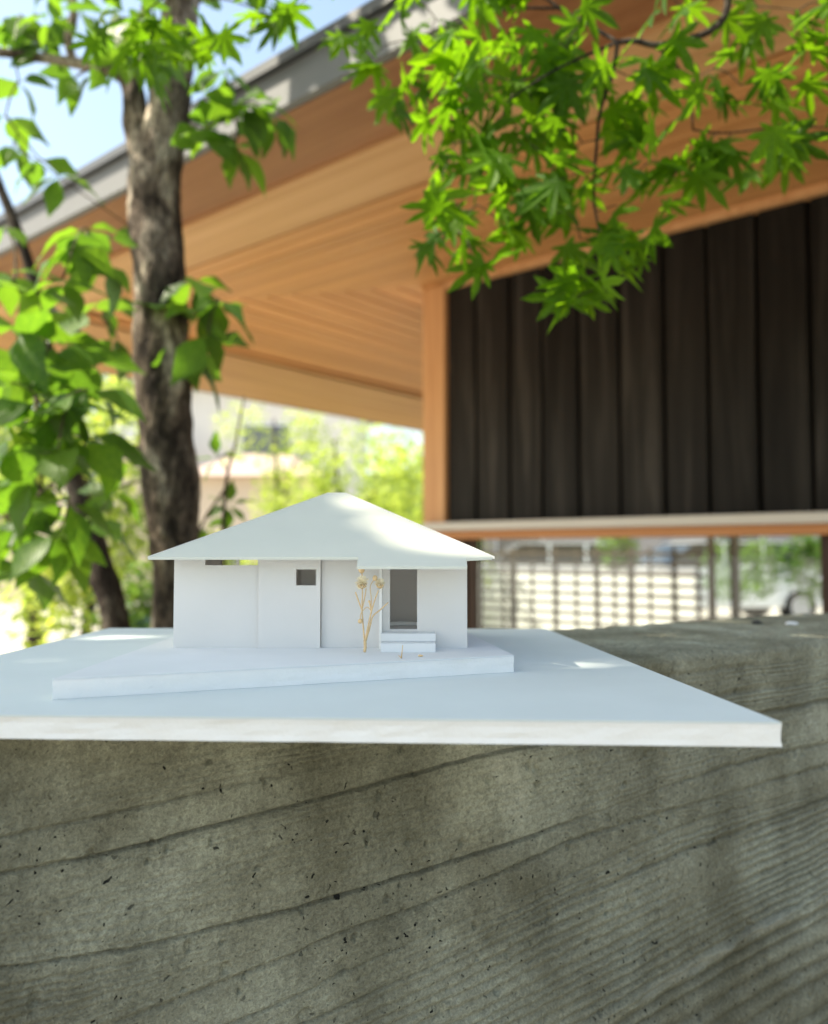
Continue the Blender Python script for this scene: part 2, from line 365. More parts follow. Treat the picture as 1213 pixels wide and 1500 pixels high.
# ------------------------------------------------------------------ concrete wall
ZB, ZC, ZP = EYE - .067, EYE - .0770, EYE - .0577      # base board top, concrete top, plinth top
ZC -= .0006
E1 = at_z(919, 966, ZC); E2 = at_z(1213, 939, ZC); E0 = at_z(919, 966, ZC)
wd = (E2 - E1); wd.z = 0; wd.normalize(); wn_ = Vector((wd.y, -wd.x, 0))         # outward to the camera
CURVES = [
 [(0,1130),(400,1070),(800,1010),(1213,960)],
 [(0,1226),(200,1188),(450,1128),(700,1078),(1062,1018),(1213,992)],
 [(0,1280),(178,1250),(306,1214),(460,1173),(620,1131),(767,1093),(1124,1045),(1213,1025)],
 [(0,1420),(180,1395),(400,1340),(600,1280),(752,1237),(802,1224),(883,1186),(980,1146),(1136,1105),(1213,1088)],
 [(0,1560),(179,1498),(307,1450),(434,1396),(485,1368),(620,1325),(752,1275),(900,1208),(1213,1122)],
 [(0,1640),(347,1498),(485,1434),(620,1368),(767,1318),(842,1282),(954,1224),(1055,1191),(1213,1151)],
 [(0,1700),(450,1500),(600,1429),(701,1386),(812,1333),(954,1267),(1213,1171)],
 [(0,1950),(883,1500),(979,1439),(1040,1404),(1141,1348),(1213,1308)],
 [(0,2300),(1213,1560)], [(0,3400),(1213,2300)]]
GAMP = np.array([.5,.7,1.5,1.1,.8,1.0,1.0,0,.6,.3])*.0024
def concrete_wall():
    root = thing('concrete_wall', 'board-marked grey concrete wall with weathered wood grain under the white model', 'wall', (E1.x, E1.y, 0))
    s = np.concatenate([np.linspace(-1.6,-.62,40)[:-1], np.arange(-.62,.62,.00092), np.linspace(.62,3.2,90)])
    T = .205; rc = .006
    prof = []                                # (offset outward, z, nx, nz)
    for z in np.concatenate([np.linspace(-1.30,-.40,12)[:-1], np.arange(-.40,-rc,.00085)]): prof.append((0, z, 1, 0))
    for k in range(7):
        a = math.pi/2*k/6; prof.append((-rc+rc*math.cos(a), -rc+rc*math.sin(a), math.cos(a), math.sin(a)))
    for u in np.linspace(.008, T-.008, 110): prof.append((-u, 0, 0, 1))
    for k in range(1,5):
        a = math.pi/2*k/4; prof.append((-T+rc-rc*math.sin(a), -rc+rc*math.cos(a), -math.sin(a), math.cos(a)))
    for z in np.linspace(-.05,-1.30,6): prof.append((-T, z, -1, 0))
    P = np.array(prof); ns, npf = len(s), len(P)
    SX, OF = np.meshgrid(s, P[:,0]); _, ZZ = np.meshgrid(s, P[:,1]); _, NX = np.meshgrid(s, P[:,2]); _, NZ = np.meshgrid(s, P[:,3])
    X = E1.x + wd.x*SX + wn_.x*OF; Y = E1.y + wd.y*SX + wn_.y*OF; Z = ZC + ZZ
    # grain field on the front face
    xc, yc, zc = X, Y*cp + (Z-EYE)*sp_, -Y*sp_ + (Z-EYE)*cp
    yc = np.maximum(yc, .05); PX = 606.5 + xc/yc*FPX; PY = 750 - zc/yc*FPX
    cy = []
    for c in CURVES:
        a = np.array(c, float); sl0 = (a[1,1]-a[0,1])/(a[1,0]-a[0,0]); sl1 = (a[-1,1]-a[-2,1])/(a[-1,0]-a[-2,0])
        xs_ = np.linspace(-150,1400,1551); yy = np.interp(xs_, a[:,0], a[:,1]); yy = np.where(xs_<a[0,0], a[0,1]+sl0*(xs_-a[0,0]), yy); yy = np.where(xs_>a[-1,0], a[-1,1]+sl1*(xs_-a[-1,0]), yy)
        ker = np.exp(-(np.arange(-120,121)/45.)**2/2); ker /= ker.sum(); yp = np.pad(yy, 120, mode='reflect', reflect_type='odd'); yy = np.convolve(yp, ker, 'valid')
        y = np.interp(PX, xs_, yy); y = np.where(PX<a[0,0], a[0,1]+sl0*(PX-a[0,0]), y); y = np.where(PX>a[-1,0], a[-1,1]+sl1*(PX-a[-1,0]), y)
        cy.append(y)
    # low-frequency wobble of the grain
    def n2(x, y, f, seed):
        r = np.random.default_rng(seed); G = r.standard_normal((64,64))
        u = (x*f) % 63; v = (y*f) % 63; i = u.astype(int); j = v.astype(int); a = u-i; b = v-j
        a = a*a*(3-2*a); b = b*b*(3-2*b); i1 = (i+1)%63; j1 = (j+1)%63
        return G[i,j]*(1-a)*(1-b)+G[i1,j]*a*(1-b)+G[i,j1]*(1-a)*b+G[i1,j1]*a*b
    PYw = PY + 1.4*n2(SX, Z, 16, 1) + .9*n2(SX, Z, 90, 2)
    H = np.zeros_like(PX); 
    for k, y in enumerate(cy):
        dy = PYw - y                       # positive = below the line
        H -= GAMP[k]*np.exp(-(dy/3.0)**2) * np.clip(.65+.5*n2(SX, Z, 9, 30+k), .1, 1.3)
        H -= GAMP[k]*.28*np.where(dy > 0, np.exp(-np.abs(dy)/20), 0)
    for k in range(len(cy)-1):
        t = (PYw-cy[k])/np.maximum(cy[k+1]-cy[k], 4); ins = (t >= 0) & (t < 1)
        if k == 6: nsub, amp = 13, .0024
        elif k == 7: nsub, amp = 9, .0016
        elif k in (0, 1): nsub, amp = 6, .0012
        elif k == 5: nsub, amp = 3, .0011
        else: nsub, amp = 11, .00055
        t2 = t*nsub + .35*n2(t*6+k*9, SX*0+k, 1, 50+k)
        w = np.sin(2*math.pi*t2); w = np.where(w > 0, w*.6, -np.abs(w)**1.6)
        H += np.where(ins, amp*w*np.clip(.6+.5*n2(SX, Z, 12, 70+k), 0, 1.4), 0)
    # raised broken ridge along the seventh line
    d7 = PYw - cy[7]
    PALE = np.exp(-((d7+4)/8)**2)*np.clip(.5+.8*n2(SX, Z, 45, 5), 0, 1)
    H += .0036*np.exp(-((d7+2)/7)**2)*np.clip(.55+.8*n2(SX, Z, 60, 5), 0, 1.5) + np.where(d7 > 8, -.0012, 0)
    GROOVE_SHADE = np.clip(-H/.0030, 0, 1)  # recess shade painted as colour, darker where the grain lies deeper
    H += .0008*n2(SX, Z, 14, 11) + .00035*n2(SX, Z, 55, 12) + .00022*n2(SX, Z, 240, 13)
    # pits
    r = np.random.default_rng(4)
    for _ in range(420):
        ps, pz, pr = r.uniform(-.6,.6), r.uniform(-.33,-.01), r.uniform(.0008,.0022)*(1 if r.random()<.85 else 1.6)
        i0, i1 = np.searchsorted(s, [ps-pr*3, ps+pr*3]); zz = P[:,1]; jj = np.where((P[:,2]==1)&(np.abs(zz-pz)<pr*3))[0]
        if len(jj) == 0 or i1 <= i0: continue
        j0, j1 = jj[0], jj[-1]+1
        dd = ((SX[j0:j1,i0:i1]-ps)*r.uniform(.7,1.3))**2 + ((ZZ[j0:j1,i0:i1]-pz)*r.uniform(.5,1.1))**2
        H[j0:j1,i0:i1] -= .0028*np.exp(-(dd/(pr*pr))**2)
    fr = NX.clip(0,1)
    Ht = .0011*n2(SX, OF, 13, 21) + .0006*n2(SX, OF, 60, 22) + .0004*n2(SX, OF, 200, 23)
    D = H*fr + Ht*(1-fr)
    X += wn_.x*NX*D; Y += wn_.y*NX*D; Z += NZ*D*np.where(NZ>0, 1, 0) 
    V = np.stack([X.ravel()-root.location.x, Y.ravel()-root.location.y, Z.ravel()], 1)
    idx = np.arange(ns*npf).reshape(npf, ns)
    F = np.stack([idx[:-1,:-1].ravel(), idx[:-1,1:].ravel(), idx[1:,1:].ravel(), idx[1:,:-1].ravel()], 1)
    o = np_mesh('wall_body', V, F, M['concrete'], root, True)
    at = o.data.attributes.new('groove_shade', 'FLOAT', 'POINT'); at.data.foreach_set('value', (GROOVE_SHADE*fr).astype(np.float32).ravel())
    at = o.data.attributes.new('lime', 'FLOAT', 'POINT'); at.data.foreach_set('value', (PALE*fr).astype(np.float32).ravel())
concrete_wall()

# ------------------------------------------------------------------ white architectural model
def flat_z(px, py, z): p = at_z(px, py, z); return Vector((p.x, p.y, z))
model = thing('architectural_model', 'white card scale model of a hip-roofed house on a wide foam board base', 'model house', tuple(flat_z(480, 960, ZB) - Vector((0,0,.010))))
A0 = [flat_z(-260,1044,ZB), flat_z(1145,1058,ZB), flat_z(800,921,ZB), flat_z(160,920,ZB)]
A0[0].x = A0[3].x - .004
lo = [Vector((p.x, p.y, ZB-.0007)) for p in A0]; hi = A0
def inset(ring, e):
    c = sum(ring, Vector())/len(ring); return [c + (p-c)*(1 - e/(p-c).length) for p in ring]
MB().prism(lo, hi).obj('base_sheet', M['base_paper'], model)
b0 = [Vector((p.x, p.y, ZB-.0095)) for p in inset(A0, .0012)]; t0 = [Vector((p.x, p.y, ZB-.0008)) for p in inset(A0, .0012)]
def foam_core(name, ring, z0, z1, amp=.0005, seg=60):  # wavy cut edge
    V = []; n = 0; pts = []
    for i in range(len(ring)):
        a, b = ring[i], ring[(i+1)%len(ring)]
        for k in range(seg): pts.append(a.lerp(b, k/seg))
    c = sum(pts, Vector())/len(pts); rows = 5; m_ = len(pts); F = []
    for j in range(rows):
        z = z0 + (z1-z0)*j/(rows-1)
        for i, p in enumerate(pts):
            q = p + (p-c).normalized()*amp*(noise.noise(Vector((p.x*60, p.y*60, z*500)))*1.2 - (.8 if j in (1,2,3) else 0))
            V.append((q.x, q.y, z))
    for j in range(rows-1):
        for i in range(m_): k = (i+1)%m_; F.append((j*m_+i, j*m_+k, (j+1)*m_+k, (j+1)*m_+i))
    F.append(tuple(range(m_))[::-1]); F.append(tuple((rows-1)*m_+i for i in range(m_)))
    return under(mesh_obj(name, V, F, M['foam']), model)
foam_core('base_core', A0, ZB-.0096, ZB-.0008)
# plinth
PL = [flat_z(77,995,ZP), flat_z(753,960,ZP), flat_z(672,920,ZP), flat_z(262,920,ZP)]
PL[3].x = PL[0].x + .001
MB().prism([Vector((p.x,p.y,ZP-.0006)) for p in PL], PL).obj('plinth_sheet', M['sheet_paper'], model)
foam_core('plinth_core', PL, ZB+.0001, ZP-.0007, .0003)
# house walls
DF = .4945                                   # distance of the facade
def hx(px, d=DF): return (px-606.5)/FPX*d
def hz(py, d=DF): return at_d(600, py, d).z
zt = hz(813)                                  # wall heads, tucked under the roof
walls = under(empty('house_wall'), model); walls.name = 'house_walls'
def panel(x0, x1, d, z0=ZP, z1=zt, th=.0018, mat='paper', name='wall_panel'):
    o = MB().bounds((x0, d, z0), (x1, d+th, z1)).obj(name, M[mat], None, bevel=.00012); sub(o); return o
def sub(o): o.parent = walls; return o
def panel_hole(x0, x1, d, holes, name='wall_panel', th=.0018, z0=ZP, z1=zt):
    """one plate with rectangular openings (hx0,hx1,hz0,hz1), one mesh"""
    xs = sorted({x0, x1, *[h[0] for h in holes], *[h[1] for h in holes]}); zs = sorted({z0, z1, *[h[2] for h in holes], *[h[3] for h in holes]})
    bm = bmesh.new(); vd = {}
    def vt(i, j):
        if (i, j) not in vd: vd[(i, j)] = bm.verts.new((xs[i], d, zs[j]))
        return vd[(i, j)]
    for i in range(len(xs)-1):
        for j in range(len(zs)-1):
            cx, cz = (xs[i]+xs[i+1])/2, (zs[j]+zs[j+1])/2
            if any(h[0] < cx < h[1] and h[2] < cz < h[3] for h in holes): continue
            bm.faces.new((vt(i,j), vt(i+1,j), vt(i+1,j+1), vt(i,j+1)))
    r = bmesh.ops.extrude_face_region(bm, geom=bm.faces[:])
    for v in [e for e in r['geom'] if isinstance(e, bmesh.types.BMVert)]: v.co.y += th
    bmesh.ops.recalc_face_normals(bm, faces=bm.faces)
    me = bpy.data.meshes.new(name); bm.to_mesh(me); bm.free(); me.materials.append(M['paper'])
    o = bpy.data.objects.new(name, me); COL.objects.link(o); return sub(o)
xl, xr = hx(255), hx(685.5)
DB = DF + (xr-xl)                              # back wall
panel_hole(xl, hx(379.2), DF+.0014, [(hx(300), hx(377.5), hz(828), hz(817.6))])
panel_hole(hx(379.8), hx(470), DF-.0010, [(hx(434.5), hx(463.5), hz(857.5), hz(834))])
panel(hx(470.6), hx(556), DF+.0022)
foamp = panel(hx(556.3), hx(560.2), DF-.0050, th=.035, mat='foam', name='partition_wall')
panel_hole(hx(560.4), xr-.0006, DF+.0004, [(hx(571.3), hx(611), hz(922), zt-.0045)])
# side and back walls
zl0, zl1 = EYE-.0114, EYE-.0046
o = MB().bounds((xl, DF+.0034, ZP), (xl+.0018, .6105, zt)).obj('side_wall', M['paper']); sub(o)
o = MB().bounds((xl, .6107, ZP), (xl+.0018, DB-.002, zl0)).obj('side_wall', M['paper']); sub(o)
o = MB().bounds((xl, .6107, zl1), (xl+.0018, DB-.002, zt)).obj('lintel', M['paper']); sub(o)
o = MB().bounds((xr-.0024, DF+.0024, ZP), (xr-.0006, DB-.002, zt)).obj('side_wall', M['paper']); sub(o)
panel_hole(xl, xr-.0006, DB-.0018, [(xl+.0022, hx(394,DB), zl0, zl1), (hx(440,DB), hx(500,DB), ZP+.02, EYE-.02)])
# interior
floor_z = hz(922)
o = MB().bounds((xl+.002, DF+.0045, ZP), (xr-.003, DB-.002, floor_z-.0002)).obj('interior_floor', M['paper']); sub(o)
o = MB().bounds((hx(561), DF+.045, floor_z), (xr-.003, DF+.0468, zt)).obj('interior_wall', M['paper']); sub(o)
o = MB().bounds((hx(432), DF+.030, floor_z), (hx(456), DF+.0318, zt)).obj('interior_wall', M['paper']); sub(o)
o = MB().bounds((hx(418), DF+.055, floor_z), (hx(540), DF+.0568, zt)).obj('interior_wall', M['paper']); sub(o)
o = MB().bounds((hx(562), DF+.0260, floor_z), (hx(614), DF+.0300, floor_z+.0022)).obj('interior_sill', M['foam']); sub(o)
# entry steps
stp = MB().bounds((hx(558,.474), DF-.0208, ZP), (hx(638,.474), DF+.0001, ZP+.0050)).obj('entry_step', M['sheet_paper'], model, bevel=.00025)
stp = MB().bounds((hx(558,.484), DF-.0112, ZP+.0051), (hx(638,.484), DF+.0001, ZP+.0097)).obj('entry_step', M['sheet_paper'], model, bevel=.00025)
# hip roof, truncated at a tiny cap
DE = .475
eL, eR = at_d(217, 814, DE), at_d(724, 818, DE); ze = (eL.z+eR.z)/2
side = eR.x - eL.x; cx_ = (eL.x+eR.x)/2; apexd = DE + side/2
za = at_d(480, 723, apexd-.006).z
cap = .0065; slope = (za-ze)/(side/2-cap)
roof = under(empty('house_roof'), model)
def subr(o): o.parent = roof; return o
def zr(dist_out): return za - slope*(dist_out-cap)
th = .0016
ctr = Vector((cx_ , apexd, 0))
def roof_plate(poly, rot, mat='roof_paper'):
    """poly in (along, outward) coordinates for the front plate; rot in quarter turns"""
    top = []; bot = []
    for a, o_ in poly:
        p = Matrix.Rotation(rot*math.pi/2, 3, 'Z') @ Vector((a, -o_, 0)) + ctr
        top.append(Vector((p.x, p.y, zr(o_)))); bot.append(Vector((p.x, p.y, zr(o_)-th)))
    return subr(MB().prism(bot, top).obj('roof_panel', M[mat], None, bevel=.00012))
h = side/2
xn0, xn1 = hx(524,.47)-cx_, hx(684,.466)-cx_
ext = .0112
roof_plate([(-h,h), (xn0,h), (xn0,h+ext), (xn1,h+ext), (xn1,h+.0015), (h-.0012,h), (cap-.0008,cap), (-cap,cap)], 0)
g_ = .0009
za += .0005
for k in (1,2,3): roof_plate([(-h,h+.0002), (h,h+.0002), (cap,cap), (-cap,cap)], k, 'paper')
za -= .0005
subr(MB().bounds((cx_-cap*1.02, apexd-cap*1.02, za-.0012), (cx_+cap*1.02, apexd+cap*1.02, za+.0006)).obj('roof_cap', M['paper']))

# ------------------------------------------------------------------ dried flower on the plinth
dfl = .471
def fp(cx, cy, dd=0): return at_d(500+cx/4.332, 800+cy/4.332, dfl+dd)
flower = thing('dried_flower', 'dried straw-coloured flower sprig standing as a tree in front of the model house', 'dried flower', tuple(flat_z(534, 955, ZP)))
sm = MB()
def st(pts, r0, r1):
    p = smooth_path([fp(*q) for q in pts], 4); sm.tube(p, [r0+(r1-r0)*i/(len(p)-1) for i in range(len(p))], 6)
st([(147,672,0),(152,640,0),(150,598,0)], .00085, .00095)
st([(148,605,0),(140,520,.001),(131,400,.002),(134,300,.002),(131,172,.001)], .00055,.00030)
st([(151,605,0),(168,520,-.001),(190,418,-.002),(210,350,-.002),(235,280,-.003)], .0006,.00035)
st([(153,610,0),(182,510,.002),(200,445,.001),(250,402,0),(298,357,-.001)], .00055,.00035)
st([(130,402,.002),(110,350,.003),(90,292,.004)], .0004,.00045)
st([(133,395,.002),(148,330,.003),(158,268,.003)], .0004,.0003)
st([(190,415,-.002),(184,380,-.001),(177,350,0)], .0004,.0005)
st([(190,415,-.002),(190,330,0),(184,255,.001),(214,205,.002)], .00032,.00025)
st([(186,405,-.002),(165,388,0),(145,400,.001),(124,430,.001),(120,465,0)], .00028,.00025)
sm.obj('stem', M['dry'], flower, True)
def bud(cx, cy, r, long=1.2):
    c = fp(cx, cy); bm = bmesh.new(); bmesh.ops.create_uvsphere(bm, u_segments=10, v_segments=8, radius=r)
    for v in bm.verts: v.co.z *= long; v.co *= 1+.12*noise.noise(v.co*1500); v.co += c
    me = bpy.data.meshes.new('bud'); bm.to_mesh(me); bm.free(); me.materials.append(M['dry']); me.polygons.foreach_set('use_smooth',[True]*len(me.polygons))
    o = bpy.data.objects.new('bud', me); COL.objects.link(o); under(o, flower); return o
def puff(cx, cy, r):
    c = fp(cx, cy); v = []; f = []
    for k in range(150):
        u = Vector((random.gauss(0,1), random.gauss(0,1), random.gauss(.5,1))).normalized(); s_ = u.cross(Vector((.3,.5,.8))).normalized()
        L = r*random.uniform(.7,1.15); w = r*random.uniform(.10,.2); n = len(v)
        v += [c+u*r*.2-s_*w*.4, c+u*r*.2+s_*w*.4, c+u*L+s_*w, c+u*L*1.08, c+u*L-s_*w]; f.append((n,n+1,n+2,n+3,n+4))
    under(mesh_obj('flower_head', v, f, M['puff']), flower)
    cal = MB(); 
    for k in range(9):
        a = 2*math.pi*k/9; d_ = Vector((math.cos(a), math.sin(a), 0)); b_ = c+Vector((0,0,-r*.95))
        cal.tube([b_, b_+d_*r*.5+Vector((0,0,r*.35)), b_+d_*r*.8+Vector((0,0,r*.95))], [r*.1, r*.18, r*.03], 5)
    cal.obj('calyx', M['dry'], flower, True)
bud(128,150,.0019,1.1); bud(214,203,.0015,1.1); bud(120,476,.0014,1); bud(178,352,.0008,1)
puff(132,232,.0036); puff(245,238,.0029)
tw = MB(); 
z_ = ZP+.0004
q0 = flat_z(588,965,ZP)+Vector((0,0,.0004)); q1 = at_d(590,945,q0.y); q2 = flat_z(584,961,ZP)+Vector((0,0,.0004))
tw.tube([q0, q0.lerp(q1,.5), q1], [.0004,.0003,.0002], 6).tube([q0, q2], [.0003,.0002], 6)
tag(tw.obj('dried_twig', M['dry'], None, True), 'tiny dried twig sticking up from the plinth beside the dried flower', 'twig')
bm = bmesh.new(); bmesh.ops.create_icosphere(bm, subdivisions=2, radius=.0009); c_ = flat_z(616,962,ZP)+Vector((0,0,.0006))
for v in bm.verts: v.co.x *= 1.6; v.co.z *= .7; v.co *= 1+.3*noise.noise(v.co*2500); v.co += c_
me = bpy.data.meshes.new('crumb'); bm.to_mesh(me); bm.free(); me.materials.append(M['dry']); o = bpy.data.objects.new('seed_crumb', me); COL.objects.link(o)
tag(o, 'tiny tan seed crumb lying on the plinth below the entry steps', 'seed')
# bits on the concrete top
def lump(name, p, r, sc3, mat, label, cat, freq=80):
    bm = bmesh.new(); bmesh.ops.create_icosphere(bm, subdivisions=3, radius=r)
    for v in bm.verts: v.co *= 1+.35*noise.noise(v.co*freq+Vector((p.x*9,0,0))); v.co = Vector((v.co.x*sc3[0], v.co.y*sc3[1], v.co.z*sc3[2])) + p
    me = bpy.data.meshes.new(name); bm.to_mesh(me); bm.free(); me.materials.append(mat); o = bpy.data.objects.new(name, me); COL.objects.link(o); tag(o, label, cat)
lump('pebble', flat_z(1109,915,ZC)+Vector((0,0,.002)), .0042, (1.3,1,.7), M['pebble'], 'small dark pebble on top of the concrete wall', 'pebble', 200)
lump('white_petal', flat_z(1160,916,ZC)+Vector((0,0,.002)), .0048, (1.5,1.2,.45), M['white_paint'], 'small white petal lying on top of the concrete wall', 'petal', 200)

# ------------------------------------------------------------------ timber building
w = Vector((.773,-.635,0)).normalized(); nrm = Vector((w.y, -w.x, 0)); nrm = Vector((-.635,-.773,0)).normalized()
P0 = at_d(655, 415, 4.0); ZW = P0.z; P0 = Vector((P0.x, P0.y, 0))
MS = .15; OV = 1.94
bld = thing('timber_house', 'low timber house with charred black board wall and deep cedar eaves', 'house', tuple(P0))
def bp(a, b, z): return P0 + w*a + nrm*b + Vector((0,0,z))
def zsoff(o_): return ZW - MS*o_
def bbox(name, a0, a1, b0, b1, z0, z1, mat, bevel=0, parent=None):
    r = [bp(a0,b0,0), bp(a1,b0,0), bp(a1,b1,0), bp(a0,b1,0)]
    return MB().prism([p+Vector((0,0,z0)) for p in r], [p+Vector((0,0,z1)) for p in r]).obj(name, M[mat], parent or bld, bevel=bevel)
def slab(name, ring, zf, th, mat, bevel=0):   # ring of (a,b), zf(a,b) underside
    lo_ = [bp(a,b,zf(a,b)) for a,b in ring]; hi_ = [p+Vector((0,0,th)) for p in lo_]
    return MB().prism(lo_, hi_).obj(name, M[mat], bld, bevel=bevel)
AR = 5.2; BB = -6.0                           # building length to the right, depth to the back
pw = .089
nP = 14
for i in range(nP):
    o0, o1 = i*pw+.0045, (i+1)*pw-.0045
    slab('soffit_plank', [(-o0,o0),(AR,o0),(AR,o1),(-o1,o1)], lambda a,b: zsoff(b), .015, 'soffit')
    slab('soffit_plank', [(-o0,o0),(-o1,o1),(-o1,BB),(-o0,BB)], lambda a,b: zsoff(-a), .015, 'soffit_side')
s0 = nP*pw+.001
# groove and trim
def ringband(name, o0, o1, dz0, dz1, mat, mats):
    for sidek in (0,1):
        ring = [(-o0,o0),(AR,o0),(AR,o1),(-o1,o1)] if not sidek else [(-o0,o0),(-o1,o1),(-o1,BB),(-o0,BB)]
        zf = (lambda a,b: zsoff(b)) if not sidek else (lambda a,b: zsoff(-a))
        lo_ = [bp(a,b,zf(a,b)+dz0) for a,b in ring]; hi_ = [bp(a,b,zf(a,b)+dz1) for a,b in ring]
        MB().prism(lo_, hi_).obj(name, M[mats if sidek else mat], bld)
ringband('eave_trim', s0+.004, s0+.034, -.016, .01, 'soffit', 'soffit_side')
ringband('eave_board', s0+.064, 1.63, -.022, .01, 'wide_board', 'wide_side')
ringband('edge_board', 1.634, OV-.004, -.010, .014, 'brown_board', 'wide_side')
ringband('backing_board', -.2, OV-.02, .022, .03, 'gap', 'gap')
# fascia: pale metal strip with dark drip edge on top
for sidek in (0,1):
    for nm, o0, o1, z0, z1, mt in (('fascia', OV, OV+.022, -.010, .080, 'fascia'), ('drip_edge', OV-.03, OV+.04, .081, .106, 'roof_metal')):
        ring = [(-o0,o0),(AR,o0),(AR,o1),(-o1,o1)] if not sidek else [(-o0,o0),(-o1,o1),(-o1,BB),(-o0,BB)]
        zz = zsoff(OV)
        MB().prism([bp(a,b,zz+z0) for a,b in ring], [bp(a,b,zz+z1) for a,b in ring]).obj(nm, M[mt], bld)
zz = zsoff(OV)+.10; RB = (BB-1.0)
ridge = 3.4
Vr = [bp(-OV,OV,zz), bp(AR,OV,zz), bp(AR,-2.2,zz+1.15), bp(-OV+4.14,-2.2,zz+1.15), bp(-OV,RB,zz), bp(AR,RB,zz)]
Vl = [v - Vector((0,0,.05)) for v in Vr]
mesh = MB(); mesh.v = Vr+Vl
mesh.f = [[0,1,2,3],[0,3,4],[3,2,5,4],[6,9,8,7],[6,10,9],[9,10,11,8],[0,6,7,1],[0,4,10,6],[4,5,11,10],[1,7,8,2],[2,8,11,5]]
mesh.obj('roof', M['roof_metal'], bld)
# wall: head trim, boards cut by pixel seams measured on the photograph
def a_of(px):
    r = ray(px, 700); k = Vector((r.x, r.y, 0)); # P0 + w a = k t
    d = w.x*(-k.y) - w.y*(-k.x); return ((-P0.x)*(-k.y) - (-P0.y)*(-k.x))/d
zs_top = at_d(655, 766, 4.0).z; zs_mid = at_d(655, 778, 4.0).z; zs_bot = at_d(655, 790, 4.0).z
seams = [655,698,747,795,849,909,975,1040,1114,1192]; As = [a_of(x) for x in seams]
step_a = As[-1]-As[-2]
while As[-1] < AR-.1: As.append(As[-1]+step_a*random.uniform(.96,1.04))
for i in range(len(As)-1):
    a0, a1 = As[i]+.009, As[i+1]-.009
    bo = bbox('wall_board', a0, a1, -.03, 0 + (i%2)*.0015, zs_top-.01, ZW-.035, 'char', .003)
    if i < len(As)-2: bbox('board_seam', a1+.0005, a1+.0175, -.03, -.020, zs_top-.01, ZW-.035, 'gap')
bbox('wall_backing', 0, AR, -.10, -.031, zs_bot, ZW-.01, 'gap')
bbox('head_trim', 0, AR, -.028, .03, ZW-.034, ZW+.004, 'post', .003)
bbox('corner_post', -.135, -.001, -.13, .025, zs_top+.001, ZW-.012, 'post', .004)
bbox('sill_flashing', -.10, AR, -.03, .075, zs_mid+.001, zs_top, 'flash', .003)
bbox('sill_rail', -.10, AR, -.06, .05, zs_bot, zs_mid, 'rail', .003)
# low window band
g0, g1 = a_of(693), a_of(1197)
bbox('window_post', a_of(681), g0, -.08, -.02, .25, zs_bot-.001, 'dark_timber', .003)
wf = bbox('window_frame', g1, g1+.10, -.08, -.02, .25, zs_bot-.001, 'dark_timber', .003)
bbox('window_pane', g0+.001, g1-.001, -.05, -.044, .25, zs_bot-.001, 'glass')
bbox('window_pane', g1+.101, AR-.1, -.05, -.044, .25, zs_bot-.001, 'glass')
bbox('corner_wall', -.10, a_of(681)-.001, -.10, -.01, 0, zs_bot-.001, 'dark_timber')
bbox('lower_wall', a_of(681), AR, -.12, 0, 0, .249, 'char')
bbox('room_floor', -.05, AR, -3.6, -.13, .05, .12, 'dark_timber')
bbox('room_ceiling', -.1, AR, -4.0, -.11, ZW-.10, ZW-.02, 'plaster')
bbox('side_wall', -.08, .02, -4.0, -.14, 1.62, ZW-.11, 'char')
for b in (-3.7,): bbox('side_post', -.06, -.01, b-.05, b, .12, 1.61, 'dark_timber')
bbox('side_sill', -.08, .02, -4.0, -.14, 0, .119, 'char')
bbox('end_wall', AR-.08, AR, -4.0, -.14, 0, ZW-.11, 'char')
bbox('rear_lintel', .03, AR-.09, -4.0, -3.88, 1.62, ZW-.11, 'char')
for a in (.06, 5.0): bbox('rear_post', a, a+.05, -4.0, -3.9, .12, 1.61, 'dark_timber')

# lattice fence behind the house
lat = thing('lattice_fence', 'dark timber lattice screen seen through the low window', 'fence', tuple(bp(1.0,-6.2,0)))
def lbar(a0,a1,b0,b1,z0,z1): bbox('lattice_bar', a0,a1,b0,b1,z0,z1,'fence_wood', 0, lat)
M['fence_wood'] = m_plain('grey_fence_wood', (.06,.05,.045), .8, .3, 9)
def a_at(px, b):
    r = ray(px, 700); k = Vector((r.x, r.y, 0)); q = P0 + nrm*b
    d = w.x*(-k.y) - w.y*(-k.x); return ((-q.x)*(-k.y) - (-q.y)*(-k.x))/d
for px, wd_ in ((702,.03),(736,.03),(750,.10),(778,.03),(812,.06),(842,.03),(872,.06),(898,.03),(922,.07),(950,.03),(985,.05),(1020,.03)):
    a = a_at(px, -6.2); lbar(a-wd_/2, a+wd_/2, -6.23, -6.2, 0, 1.35)
aL, aR = a_at(690,-6.2), a_at(1030,-6.2)
for k in range(10): z = .12+.125*k; lbar(aL, aR, -6.198, -6.17, z, z+.050)

wl = [bp(a_at(680,-7.4),-7.4,0), bp(a_at(1015,-7.4),-7.4,0), bp(a_at(1015,-7.4),-7.55,0), bp(a_at(680,-7.4),-7.55,0)]
gw = thing('garden_wall', 'cream rendered low wall behind the lattice screen', 'wall', tuple(wl[0]))
MB().prism([p-Vector((0,0,.05)) for p in wl], [p+Vector((0,0,1.02)) for p in wl]).obj('wall_body', M['cream'], gw)
MB().prism([p+Vector((0,0,1.021)) for p in wl], [p+Vector((0,0,1.06)) for p in wl]).obj('coping', M['plaster'], gw)
